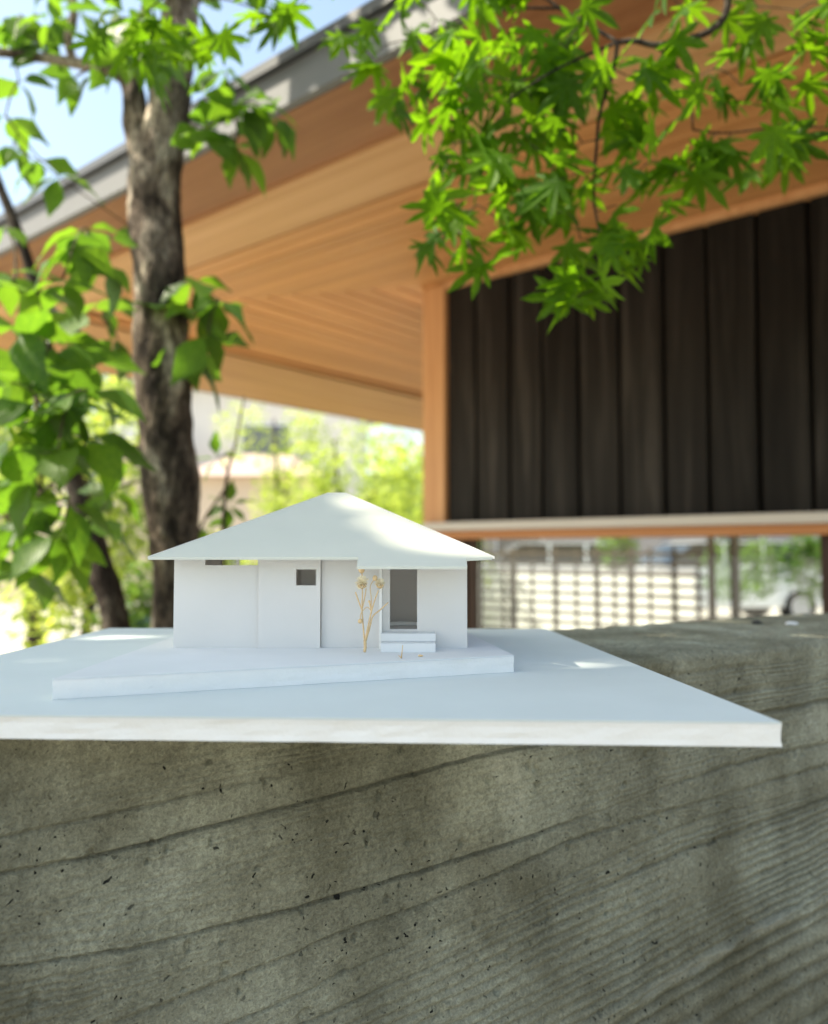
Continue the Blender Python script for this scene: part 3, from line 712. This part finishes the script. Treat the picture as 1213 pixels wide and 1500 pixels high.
# ------------------------------------------------------------------ leaves
def leaf_mesh(name, L, W, mat, curl=.18, serr=False):
    V = []; F = []; n = 6; prof = [0,.55,.92,1.0,.72,.36,0] if not serr else [0,.6,1,.9,.6,.3,0]
    for i in range(n+1):
        t = i/n; x = L*(.12+.88*t); hw = W/2*prof[i]; z = -curl*L*t*t
        wv = .05*math.sin(i*2.3+curl*20)*L*.5; V += [(x, -hw*(1+.06*math.sin(i*5)), z+.22*hw+wv), (x, 0, z), (x, hw*(1+.06*math.cos(i*4)), z+.22*hw-wv)]
    for i in range(n):
        a = i*3; F += [(a,a+1,a+4,a+3),(a+1,a+2,a+5,a+4)]
    n0 = len(V); V += [(0,-L*.008,0),(0,L*.008,0),(L*.13,L*.008,0),(L*.13,-L*.008,0)]; F.append((n0,n0+1,n0+2,n0+3))
    me = bpy.data.meshes.new(name); me.from_pydata(V, [], F); me.materials.append(mat); me.polygons.foreach_set('use_smooth',[True]*len(F)); me.update(); return me
def maple_mesh(name, L, mat, seed):
    r = random.Random(seed); lobes = [(-118,.42),(-78,.66),(-40,.88),(0,1.0),(40,.88),(78,.66),(118,.42)]
    V = [(0,0,0)]; ring = []
    for k, (ang, ln) in enumerate(lobes):
        ln *= r.uniform(.92,1.06); a = R(ang + r.uniform(-4,4))
        if k == 0: ring.append((R(-165), .10))
        for da, f in ((-13,.48),(-9.5,.70),(0,1.0),(9.5,.70),(13,.48)):
            ring.append((a+R(da*(1 if ln>.6 else 1.25)), ln*f))
        if k < 6: ring.append((R((ang+lobes[k+1][0])/2), .31*(ln+lobes[k+1][1])/1.7))
    ring.append((R(165), .10))
    for a, q in ring: V.append((math.cos(a)*q*L, math.sin(a)*q*L, -.22*L*q*q + r.uniform(-.02,.02)*L))
    n = len(ring); F = [(0, i+1, i+2) for i in range(n-1)] + [(0, n, 1)]
    k = len(V); V += [(0,-.0004,0),(0,.0004,0),(-L*.55,.0004,.10*L),(-L*.55,-.0004,.10*L)]; F.append((k,k+1,k+2,k+3))
    me = bpy.data.meshes.new(name); me.from_pydata(V, [], F); me.materials.append(mat); me.update(); return me
LEAF = [leaf_mesh('leaf', 1.0, .46, M['leaf'], .12), leaf_mesh('leaf', 1.0, .54, M['leaf'], .25), leaf_mesh('leaf', 1.0, .42, M['leaf'], .35), leaf_mesh('leaf', 1.0, .58, M['leaf'], .05), leaf_mesh('leaf', 1.0, .5, M['leaf'], .45)]
MAP = [maple_mesh('leaf', 1.0, M['maple'], k) for k in range(6)]
def put_leaf(me, p, d, scale, root, roll=None):
    """leaf at p growing along d"""
    o = bpy.data.objects.new('leaf', me); COL.objects.link(o)
    d = Vector(d).normalized(); up = Vector((0,0,1)) if abs(d.z) < .95 else Vector((0,1,0))
    y = up.cross(d).normalized(); z = d.cross(y); mt = Matrix((d, y, z)).transposed().to_4x4()
    mt = mt @ Matrix.Rotation(random.gauss(0,.5) if roll is None else roll, 4, 'X')
    o.parent = root; o.matrix_parent_inverse = Matrix.Identity(4)
    o.matrix_basis = Matrix.Translation(Vector(p)-root.location) @ mt @ Matrix.Diagonal((scale*random.uniform(.9,1.1), scale*random.uniform(.85,1.15), scale, 1))
    return o
class Joined:                                # leaves beyond the first 300 of a tree, one mesh
    def __init__(s): s.v = []; s.f = []
    def add(s, me, p, d, scale, root):
        o = put_leaf(me, p, d, scale, root); m = o.matrix_basis; n = len(s.v)
        s.v += [m @ v.co for v in me.vertices]; s.f += [[n+i for i in q.vertices] for q in me.polygons]; bpy.data.objects.remove(o)
    def done(s, root, mat):
        o = mesh_obj('foliage', s.v, s.f, mat, root, True); o['kind'] = 'stuff'
class Net:                                   # grows twigs from a branch network towards targets
    def __init__(s): s.nodes = []
    def add(s, pts):
        s.nodes += [Vector(p) for p in pts]
    def grow(s, root, targets, r0=.0022, r1=.0010, sag=.0):
        left = [Vector(t) for t in targets]
        while left:
            best = min(((min(((t-n).length, j) for j, n in enumerate(s.nodes)), i) for i, t in enumerate(left)), key=lambda q: q[0][0])
            (dist, j), i = best; t = left.pop(i); n = s.nodes[j]; m1 = n.lerp(t,.5)+Vector((random.uniform(-.1,.1),random.uniform(-.1,.1),random.uniform(.0,.18)))*dist
            p = smooth_path([n, m1, t], 4); rr = r0 if dist > .12 else (r0+r1)/2
            MB().tube(p, [rr+(r1-rr)*k/(len(p)-1) for k in range(len(p))], 5).obj('twig', M['twig'], root, True); s.nodes += p[2:]

# shade-giving crown leaves with openings along the sun's rays
GAPS = []                                     # (point, radius)
def gap(p, r, mg=.03): GAPS.append((Vector(p), r+mg))
def blocked(q):
    for p, r in GAPS:
        d = q-p; t = d.dot(S)
        if t > 0 and (d - S*t).length < r: return True
    return False
def crown_mesh(name, blobs, n, size, mat, root, gaps=False, aspect=.5, seed=1, flat=.3):
    r = random.Random(seed); C = []; wts = [b[1][0]*b[1][1]*b[1][2] for b in blobs]
    nb = r.choices(range(len(blobs)), wts, k=n); V = np.zeros((n*4,3)); k = 0
    for bi in nb:
        c, rad = blobs[bi]
        for _ in range(4):
            u = Vector((r.gauss(0,1), r.gauss(0,1), r.gauss(0,1))).normalized()*(r.random()**.45)
            q = Vector((c[0]+u.x*rad[0], c[1]+u.y*rad[1], c[2]+u.z*rad[2]))
            if gaps or noise.noise(q*(1.1/ (size*9+.05))) > -.18: break
        d = Vector((r.gauss(0,1), r.gauss(0,1), r.gauss(-.3,.5))).normalized(); s_ = d.cross(Vector((r.gauss(0,flat),r.gauss(0,flat),1))).normalized()
        L = size*r.uniform(.7,1.25)
        if gaps and blocked(q+d*L*.5): continue
        V[k*4] = q; V[k*4+1] = q+d*L*.45+s_*L*aspect*.5; V[k*4+2] = q+d*L; V[k*4+3] = q+d*L*.45-s_*L*aspect*.5; k += 1
    V = V[:k*4] - np.array(root.location); F = np.arange(k*4).reshape(k,4)
    return np_mesh(name, V, F, mat, root)

# ------------------------------------------------------------------ big tree at the left
DT = 1.72
tree = thing('broadleaf_tree', 'tall tree with dark mottled trunk and big green leaves behind the model', 'tree', (at_d(240,905,DT).x, DT, 0))
def tp(px, py, dd=0): return at_d(px, py, DT+dd)
def trunk_mesh(pts, name, mat, root, seg=40, amp=.07):
    P = smooth_path([q[0] for q in pts], 14); rs = np.interp(np.linspace(0,len(pts)-1,len(P)), range(len(pts)), [q[1] for q in pts])
    V = []; F = []
    for i, p in enumerate(P):
        t = (P[min(i+1,len(P)-1)]-P[max(i-1,0)]).normalized(); a = t.cross(Vector((0,1,0))).normalized(); b = t.cross(a)
        for k in range(seg):
            th_ = 2*math.pi*k/seg; d = a*math.cos(th_)+b*math.sin(th_)
            q = p + d*rs[i]; q += d*rs[i]*(amp*1.6*noise.noise(q*9)+amp*.9*noise.noise(q*35)+amp*.5*noise.noise(Vector((q.x*90,q.y*90,q.z*30))))
            V.append(q-root.location)
    for i in range(len(P)-1):
        for k in range(seg): j=(k+1)%seg; F.append((i*seg+k,i*seg+j,(i+1)*seg+j,(i+1)*seg+k))
    o = mesh_obj(name, V, F, mat, root, True); return P
kpx = DT/FPX/2
base = tp(246,905)
tr = [(Vector((base.x, DT, -.05)), 70*kpx), (Vector((base.x,DT,.5)), 58*kpx), (tp(252,905), 56*kpx), (tp(254,800), 70*kpx), (tp(250,730), 84*kpx), (tp(242,640), 76*kpx), (tp(237,520), 82*kpx), (tp(232,400), 76*kpx), (tp(227,300), 72*kpx), (tp(230,235), 76*kpx), (tp(246,170),60*kpx), (tp(256,80), 58*kpx), (tp(266,0), 54*kpx), (tp(268,-160), 48*kpx), (tp(235,-420,.02), 38*kpx), (tp(200,-700,.05), 24*kpx)]
trunkP = trunk_mesh(tr, 'trunk', M['bark'], tree)
limb = [(tp(222,265), 44*kpx), (tp(200,190), 38*kpx), (tp(194,130), 32*kpx), (tp(170,105,.02), 22*kpx), (tp(110,92,.03), 17*kpx), (tp(40,82,.0), 14*kpx), (tp(-120,60,-.1), 11*kpx)]
l1 = trunk_mesh(limb, 'limb', M['bark'], tree, 20, .1)
l1b = trunk_mesh([(tp(198,140), 24*kpx), (tp(203,70,-.02), 18*kpx), (tp(215,-20,-.03),14*kpx), (tp(190,-200,-.1),12*kpx)], 'limb', M['bark'], tree, 16, .1)
l2 = trunk_mesh([(tp(225,545,.03), 26*kpx), (tp(150,518,.05), 22*kpx), (tp(90,477,.06), 25*kpx), (tp(40,425,.05), 24*kpx), (tp(-40,405,0), 22*kpx), (tp(-200,300,-.1),18*kpx)], 'limb', M['bark'], tree, 20, .1)
l3 = trunk_mesh([(tp(108,92,.03), 14*kpx), (tp(100,55,0), 13*kpx), (tp(108,10,-.02), 11*kpx), (tp(90,-120,-.05), 9*kpx)], 'limb', M['bark'], tree, 12, .1)
tree2 = thing('leaning_tree', 'slender dark tree leaning left behind the big trunk', 'tree', (at_d(190,915,2.3).x, 2.3, 0))
t2 = lambda px, py: at_d(px, py, 2.3)
k2 = 2.3/FPX/2
t2P = trunk_mesh([(Vector((t2(215,915).x,2.3,-.05)), 46*k2), (Vector((t2(200,915).x,2.3,.6)),42*k2), (t2(170,915), 40*k2), (t2(143,820), 40*k2), (t2(112,720), 30*k2), (t2(92,640), 24*k2), (t2(70,520), 20*k2), (t2(40,380), 16*k2), (t2(-30,200), 12*k2)], 'trunk', M['bark_dark'], tree2, 24, .09)

clusters = [(30,20,0),(62,60,0),(120,18,0),(165,20,-.1),(112,112,-.05),(28,118,0),(150,105,-.1),(8,170,0),(182,62,-.2),(232,72,-.25),(205,20,-.2),
 (330,105,-.1),(352,150,-.15),(300,190,-.1),(345,215,-.1),(372,150,-.15),(392,20,0),(20,215,.1),(58,232,0),(85,255,0),
 (128,335,-.25),(108,360,-.3),(92,410,-.3),(150,385,-.2),(55,430,-.3),(285,410,-.1),(322,440,-.1),(305,490,-.1),(285,455,-.05),
 (30,480,-.4),(75,500,-.35),(130,455,-.1),(15,560,-.4),(60,590,-.4),(130,570,-.35),(100,590,-.4),(85,660,-.4),(50,700,-.3),(100,735,-.35),(150,650,-.2),
 (20,640,-.3),(85,780,-.35),(45,830,-.2),(10,760,-.2),(160,720,0),(30,700,-.1),(170,490,0),(10,400,-.2),(160,350,-.1),(10,330,-.1),(190,330,.0),(120,520,-.2),(60,540,-.3),(150,440,0),(30,770,-.3),(120,640,-.3),(140,760,-.1),(65,610,-.35),(345,175,-.1),(400,170,-.1),(270,520,.0)]
net = Net(); net.add(trunkP[60:]); net.add(l1); net.add(l1b); net.add(l2); net.add(l3)
net.add([tp(30,600,-.35), tp(70,520,-.2)])
MB().tube(smooth_path([tp(40,425,.05), tp(55,480,-.1), tp(50,560,-.25), tp(60,640,-.3), tp(60,720,-.3)],5), [.008*(1-i/26) for i in range(21)], 7).obj('branch', M['twig'], tree, True)
net.add([tp(55,480,-.1), tp(50,560,-.25), tp(60,640,-.3), tp(60,720,-.3)])
tg = [tp(*c) for c in clusters]
net.grow(tree, tg, .0035, .0016)
MB().tube(smooth_path([tp(20,210,-.3), tp(90,262,-.3), tp(195,335,-.15)],5), [.0012]*11, 5).obj('twig', M['twig'], tree, True)
nl = 0
TG = [(tp(px,py,-.04), .022) for px,py in ((205,150),(197,330),(200,440),(215,545),(232,600),(203,400),(208,210))]
def shades_trunk(q):
    for p, r in TG:
        d = q-p; t = d.dot(S)
        if t > 0 and (d-S*t).length < r+.03: return True
    return False
extra = Joined()
for (px,py,dd), p in zip(clusters, tg):
    k = 5
    a0 = random.uniform(0, 6.28)
    for i in range(k):
        a = a0 + 2*math.pi*i/k + random.uniform(-.3,.3); el = random.uniform(-1.1,.25)
        d = Vector((math.cos(a), math.sin(a)*.8, el))
        sz = random.uniform(.075,.118) * (1.08 if py > 440 else .95)
        if shades_trunk(p+d.normalized()*sz*.6): continue
        if nl < 300: put_leaf(random.choice(LEAF), p, d, sz, tree)
        else: extra.add(random.choice(LEAF), p, d, sz, tree)
        nl += 1

for _ in range(26):                          # small upper sprays
    p = tp(random.uniform(-40,330), random.uniform(-90,60), random.uniform(-.1,.35))
    for i in range(5):
        a = random.uniform(0,6.28); extra.add(random.choice(LEAF), p, Vector((math.cos(a), math.sin(a)*.8, random.uniform(-1,.2))), random.uniform(.05,.09), tree)
extra.done(tree, M['leaf'])
# ------------------------------------------------------------------ maple branch
DM = 1.0
maple = thing('maple_tree', 'japanese maple branch with bright green star-shaped leaves hanging over the eaves', 'tree', (1.55, .25, 0))
def mp(px, py, dd=0): return at_d(px, py, DM+dd)
mnet = Net()
def mb_branch(pts, r0, r1):
    p = smooth_path(pts, 6); MB().tube(p, [r0+(r1-r0)*i/(len(p)-1) for i in range(len(p))], 8).obj('branch', M['bark_dark'], maple, True); mnet.add(p)
tk = smooth_path([Vector((1.55,.25,-.05)), Vector((1.50,.28,.8)), Vector((1.42,.36,1.7)), Vector((1.22,.50,2.35)), Vector((.95,.70,2.50)), Vector((.62,.85,2.35))], 6)
mbt = MB().tube(tk, [.045*(1-.8*i/(len(tk)-1)) for i in range(len(tk))], 14, .06).obj('trunk', M['bark_dark'], maple, True)
mb_branch([tk[-1], mp(1100,-160), mp(1062,-60), mp(1066,8), mp(1045,42), mp(1000,60), mp(960,66), mp(930,60), mp(905,62)], .006, .0033)
mb_branch([mp(905,62), mp(897,110,-.01), mp(880,160), mp(874,215), mp(870,290,.01), mp(879,345,.01), mp(880,385,0), mp(866,415,0)], .0028, .0012)
mb_branch([mp(905,62), mp(860,35,.02), mp(820,12,.03), mp(760,-30,.03)], .0026,.0018)
mb_branch([mp(905,62), mp(850,85,-.03), mp(800,110,-.05), mp(740,150,-.05)], .0022,.0012)
mb_branch([mp(960,66), mp(990,95,.02), mp(1010,130,.03), mp(1015,190,.03)], .0022,.0012)
mb_branch([mp(1015,190,.03), mp(1060,195,.0), mp(1130,188,-.01), mp(1215,186,-.02)], .0014, .0008)
mb_branch([mp(820,12,.03), mp(735,15,.05), mp(660,40,.08), mp(590,60,.1)], .002,.0012)
mb_branch([mp(760,-30,.03), mp(600,-80,.07), mp(420,-70,.1), mp(280,-30,.12), mp(200,30,.1)], .0024, .0011)
mc = [(505,55,.1),(560,10,.1),(545,85,.1),(585,135,.08),(600,60,.1),(640,30,.1),(650,110,.05),(645,190,.05),(665,205,0),(655,240,0),(648,285,0),(640,355,0),(672,330,0),(690,370,-.02),(705,60,0),(720,110,0),(740,165,0),(700,215,0),(735,250,0),(760,295,0),(735,335,0),(700,300,0),(785,55,0),(800,115,0),(825,175,0),(795,225,0),(815,265,0),(785,325,0),(830,310,0),(855,250,0),(885,205,0),(850,40,0),(905,300,.0),(930,255,0),(895,335,0),(868,372,-.02),(955,358,-.02),(850,405,-.02),(835,440,-.03),(870,425,-.02),(925,115,0),(960,110,0),(1000,120,0),(1045,100,.02),(1085,125,.02),(1110,120,.02),(1040,205,0),(1065,225,0),(1100,225,0),(1120,215,0),(1175,190,-.02),(1210,188,-.02),(1150,115,0),(1190,60,0),(1010,235,0),(1150,187,0),(1110,10,.02),(1090,-10,0),(1170,15,0),(1205,5,0),(985,260,0),(955,235,0),(760,5,0),(690,5,0),(720,-20,0),(900,150,0),(860,130,0),(760,120,0),(760,190,0),(690,140,0),(880,90,0),(830,70,0),(680,80,0),(920,190,.02),(620,110,.05),(670,160,.02),(850,350,0),(905,370,-.02),(780,160,.02),(840,220,.03),(720,200,.04),(1000,10,0),(950,-5,0),(610,0,.1),(150,55,.1),(185,85,.1),(225,60,.1),(170,30,.1),(215,95,.1),(255,25,.1),(290,75,.1),(330,60,.1),(380,-5,.1),(430,15,.1),(470,-10,.1),(200,20,.1)]
mt_ = [mp(*c) for c in mc]
mnet.grow(maple, mt_, .0013, .0006)
nm = 0; mextra = Joined()
order = list(enumerate(mt_)); random.shuffle(order)
for i, p in order:
    big = mc[i][1] < 330 and 600 < mc[i][0] < 950
    for k in range(3):
        q = p + Vector((random.gauss(0,.016), random.gauss(0,.03), random.gauss(-.004,.012)))
        a = random.uniform(0,6.28); d = Vector((math.cos(a)*.9, math.sin(a)*.5-.15, random.uniform(-1.0,.05)))
        put_leaf(random.choice(MAP), q, d, random.choice((.036,.045,.052,.060))*random.uniform(.9,1.1), maple, random.gauss(.2,.8)) if nm < 300 else mextra.add(random.choice(MAP), q, d, random.uniform(.034,.05), maple)
        nm += 1

mextra.done(maple, M['maple'])
# ------------------------------------------------------------------ sun openings cut for dapples, then unseen leaves added overhead for shade
for px, py, d, r_ in ((556,760,.53,.012),(590,775,.515,.010),(660,815,.48,.008),(520,742,.55,.008)): gap(at_d(px,py,d), r_, .016)
for px, py, r_ in ((60,965,.010),(10,1005,.010),(215,933,.012),(845,945,.006),(900,971,.005),(150,933,.009)): gap(at_z(px,py,ZB), r_, .018)
for px, py, r_ in ((980,930,.012),(930,952,.007),(970,953,.006),(1200,932,.016),(1050,912,.02),(880,925,.01)): gap(at_z(px,py,ZC), r_, .016)
for px, py, r_ in ((200,150,.05),(197,320,.03),(200,440,.04),(215,560,.035),(240,610,.03),(205,380,.03)): gap(tp(px,py,-.02), r_)
for c in mt_:
    if random.random() < .35: gap(c, random.uniform(.03,.06))
for c in tg:
    if random.random() < .45: gap(c, random.uniform(.05,.10))
cc = Vector((0,.6,EYE)) + S*2.7
blobs = []
for gx in np.arange(-.45,.95,.16):
    for gy in np.arange(.15,1.15,.16):
        if gy > .9+gx*.6 and gx > .3: continue
        c = Vector((gx+random.uniform(-.05,.05), gy+random.uniform(-.05,.05), EYE-.05)) + S*random.uniform(2.5,3.0); blobs.append(((c.x,c.y,c.z), (.16,.16,.14)))
shade_crown = crown_mesh('crown', blobs, 11000, .085, M['leaf'], tree, True, .55, 5); shade_crown['kind'] = 'stuff'; blobs = []  # unseen leaf masses laid toward the sun to shade the model
for k in range(22):
    v = Vector((random.uniform(-1.15,1.15), random.uniform(-1.15,1.1), random.uniform(-.3,.5)))
    c = cc + v; blobs.append(((c.x,c.y,max(c.z,3.1)), (.6,.6,.35)))
o = crown_mesh('crown', blobs, 3500, .10, M['leaf'], tree, True, .5, 3); o['kind'] = 'stuff'

# ------------------------------------------------------------------ sapling behind the model
sap = thing('sapling', 'thin sapling with few dark leaves between the trunk and the house', 'young tree', (at_d(318,800,2.1).x, 2.1, 0))
s_ = lambda px, py: at_d(px, py, 2.1)
sb = MB().tube(smooth_path([Vector((s_(322,800).x,2.1,-.02)), s_(325,900), s_(330,720), s_(345,650), s_(358,580)],5), [.008-.0003*i for i in range(21)], 7)
sb.tube(smooth_path([s_(331,715), s_(300,760), s_(285,800)],4), [.004]*9, 6).tube(smooth_path([s_(342,660), s_(325,668), s_(318,672)],4), [.002]*9, 6)
sb.obj('trunk', M['twig'], sap, True)
for (px,py,n) in ((318,672,5),(335,740,6),(300,770,3)):
    for i in range(n):
        a = 6.28*i/n+.4; put_leaf(LEAF[0], s_(px,py), Vector((math.cos(a), random.uniform(-.3,.3), math.sin(a)*.9-.1)), random.uniform(.05,.075), sap)

# ------------------------------------------------------------------ background trees and bushes
def bg_tree(name, label, cat, x, y, h, rad, n, size, mat, seed, trunk=True, group=None, low=.25):
    t = thing(name, label, cat, (x, y, 0), group); r = random.Random(seed); bl = []
    for k in range(9):
        a = r.uniform(0,6.28); q = r.random()**.6*rad*.75; bl.append(((x+math.cos(a)*q, y+math.sin(a)*q, h*r.uniform(low,.88)), (rad*.48, rad*.48, h*.17)))
    if trunk:
        m = MB().tube(smooth_path([(x,y,-.05),(x+.05*h*r.uniform(-1,1),y,h*.4),(x+.06*h*r.uniform(-1,1),y,h*.85)],5), [h*.022*(1-.08*i) for i in range(11)], 10, .08)
        for k in range(5):
            c = Vector(bl[k][0]); m.tube([Vector((x,y,h*.3)), Vector((x,y,h*.3)).lerp(c,.5)+Vector((0,0,.1*h)), c], [h*.009,h*.006,h*.003], 6)
        m.obj('trunk', M['bark_dark'], t, True)
    crown_mesh('crown', bl, n, size, M[mat], t, False, .5, seed)
    return t
def bx(px, d): return (px-606.5)/FPX*d
bgs = [
 ('garden_tree','tall pale green tree against the sky left of the corner post','tree',555,13,3.4,1.35,4200,.13,'far_leaf',1),
 ('garden_tree','pale green tree just right of the model roof ridge behind the house','tree',500,11,3.3,1.1,3600,.11,'far_leaf',2),
 ('garden_tree','small bright tree nearest the corner post behind the roof slope','tree',625,9.5,3.0,.7,2400,.10,'far_leaf',3),
 ('garden_tree','airy pale tree in front of the pale apartment wall','tree',400,16,4.6,1.2,2200,.13,'far_leaf',4),
 ('garden_bush','low bright bush right behind the model roof peak','bush',440,8,1.75,.75,2200,.09,'far_leaf',5),
 ('garden_tree','yellow-green tree at the far left edge','tree',-10,6.0,3.0,1.1,3600,.11,'far_leaf',6),
 ('garden_tree','bright green tree left of the big trunk','tree',120,8,3.5,.95,3000,.11,'far_leaf',7),
 ('garden_bush','low green bush seen through the slit window of the model','bush',350,6.5,1.55,.55,2200,.08,'far_leaf',11),
 ('garden_bush','bushy green shrub at the bottom left beside the base board','bush',40,3.6,1.30,.50,2600,.075,'far_leaf',8),
 ('garden_bush','dark green shrub between the two tree trunks','bush',215,5.2,1.5,.38,1300,.08,'far_leaf_dark',9),
 ('garden_tree','deep green tree behind the upper left branches','tree',60,10,5.2,1.5,2600,.15,'far_leaf_dark',10),
]
for nm_, lb, ct, px, d, h_, rad, n, sz, mt, sd in bgs:
    bg_tree(nm_, lb, ct, bx(px,d), d, h_, rad, n, sz, mt, sd, 'bush' not in nm_, 'garden trees behind the model' if 'tree' in nm_ else 'garden bushes', .25 if 'tree' in nm_ else .12)
# seen through the window
for px, d, h_, rad, lb in ((1110,12.5,1.75,.8,'dark leafy shrub seen through the right part of the window band'),(905,15,1.9,.45,'small shrub behind the lattice screen'),(1190,12.0,1.6,.35,'narrow shrub at the right end of the window band')):
    bg_tree('yard_shrub', lb, 'shrub', bx(px,d), d, h_, rad, 1300, .12, 'far_leaf_dark', int(px), False, 'shrubs seen through the window', .45)

# ------------------------------------------------------------------ far houses
def far_house(label, x, y, wx, wy, hw, hr, wall, roofm, wins):
    t = thing('far_house', label, 'house', (x, y, 0), 'houses beyond the garden')
    MB().bounds((x-wx/2,y,-.05),(x+wx/2,y+wy,hw)).obj('wall', M[wall], t)
    e = .5; r = MB(); r.prism([(x-wx/2-e,y-e,hw+.002),(x+wx/2+e,y-e,hw+.002),(x+wx/2+e,y+wy+e,hw+.002),(x-wx/2-e,y+wy+e,hw+.002)],
      [(x-wx/2+wx*.25,y+wy*.5-.1,hw+hr),(x+wx/2-wx*.25,y+wy*.5-.1,hw+hr),(x+wx/2-wx*.25,y+wy*.5+.1,hw+hr),(x-wx/2+wx*.25,y+wy*.5+.1,hw+hr)]); r.obj('roof', M[roofm], t)
    for (a, z, w_, h_) in wins:
        f = MB().bounds((x+a-w_/2-.06,y-.06,z-.06),(x+a+w_/2+.06,y-.003,z+h_+.06)).obj('window', M['white_paint'], t)
        p = MB().bounds((x+a-w_/2,y-.075,z),(x+a+w_/2,y-.061,z+h_)).obj('pane', M['pane_dark'], None); p.parent = f
    return t
far_house('large pale grey house behind the trunk under the eave', bx(330,24), 24, 7.5, 7, 6.2, 1.6, 'wall_pale', 'tile_grey', [(-2,3.9,1.4,1.1),(1.2,3.9,1.4,1.1),(-2,1.0,1.4,1.3),(1.3,1.0,2.0,1.8)])
far_house('small beige house with a dull reddish roof', bx(372,22), 22, 3.0, 3, 3.3, .8, 'wall_beige', 'tile_red', [(-.6,.9,.8,.8),(.7,.9,.8,.8)])
far_house('beige house at far left behind the leaves', bx(60,22), 22, 6.0, 6, 4.2, 1.4, 'wall_beige', 'tile_grey', [(-1.2,2.6,1.2,1.0),(1.3,2.6,1.2,1.0)])
far_house('grey walled house seen through the low window band', bx(960,30), 30, 16, 6, 3.2, 1.6, 'plaster', 'tile_grey', [(-5,.9,1.6,1.2),(-1.5,.9,1.2,1.2),(3,.9,1.6,1.2)])

# ------------------------------------------------------------------ parked cars
def car(label, x, y, rz, paint, L=4.1, H=1.48):
    t = thing('parked_car', label, 'car', (x, y, 0), 'cars parked beyond the garden')
    Wd = 1.68; prof = [(-.5,.28),(-.5,.62),(-.47,.70),(-.30,.76),(-.20,.97),(-.12,1.0),(.20,1.0),(.33,.94),(.45,.66),(.5,.60),(.5,.28)]
    Mz = Matrix.Translation((x,y,0)) @ Matrix.Rotation(rz,4,'Z')
    def pr(pts, y0, y1, nm, mt):
        a = [Mz @ Vector((u*L, y0, v*H)) for u,v in pts]; b = [Mz @ Vector((u*L, y1, v*H)) for u,v in pts]
        return MB().prism(a, b).obj(nm, M[mt], t, bevel=.03 if nm == 'body' else 0)
    pr([(-.5,.2),(-.5,.60),(-.46,.68),(-.28,.72),(.42,.72),(.5,.60),(.5,.2)], -Wd/2, Wd/2, 'body', paint)
    pr([(-.285,.722),(-.17,.955),(-.1,.98),(.22,.98),(.32,.93),(.41,.722)], -Wd/2+.1, Wd/2-.1, 'cabin_glass', 'car_glass')
    pr([(-.16,.985),(-.1,1.0),(.22,1.0),(.31,.95),(.22,.982),(-.1,.982)], -Wd/2+.09, Wd/2-.09, 'roof_panel', paint)
    for u in (-.03,.15,.30):
        for s2 in (-1,1): pr([(u,.722),(u+.015,.722),(u+.013,.98 if u<.2 else .93),(u-.002,.98 if u<.2 else .93)], s2*(Wd/2-.098)-.004, s2*(Wd/2-.098)+.004, 'pillar', paint)
    for u in (-.31,.31):
        for s2 in (-1,1):
            c0 = Mz @ Vector((u*L, s2*(Wd/2-.18), .31)); c1 = Mz @ Vector((u*L, s2*(Wd/2+.012), .31)); 
            wh = MB().tube([c0,c1], .31, 24).obj('wheel', M['rubber'], t)
            c2 = Mz @ Vector((u*L, s2*(Wd/2+.022), .31)); rm = MB().tube([c1.lerp(c0,.2),c2], .19, 16).obj('rim', M['steel'], None); rm.parent = wh
    for s2 in (-1,1):
        pr([(-.503,.48),(-.503,.56),(-.47,.58),(-.47,.48)], s2*.6-.14, s2*.6+.14, 'headlight', 'steel'); pr([(.503,.48),(.503,.6),(.47,.6),(.47,.48)], s2*.68-.09, s2*.68+.09, 'tail_lamp', 'lamp_red')
car('white hatchback parked at the right of the window band', bx(1040,15.5), 15.5, .1, 'white_paint')
car('white car parked behind the lattice screen', bx(800,17), 17, .05, 'white_paint')
bn = thing('storage_box', 'low blue storage box between the two tree trunks behind the base board', 'box', (bx(212,9), 9, 0))
MB().bounds((bx(212,9)-.3,8.8,0),(bx(212,9)+.3,9.2,.66)).obj('box_body', M['blue_paint'], bn, bevel=.02)
MB().bounds((bx(212,9)-.33,8.77,.662),(bx(212,9)+.33,9.23,.72)).obj('lid', M['white_paint'], bn, bevel=.02)
print('leaves', nl, nm)
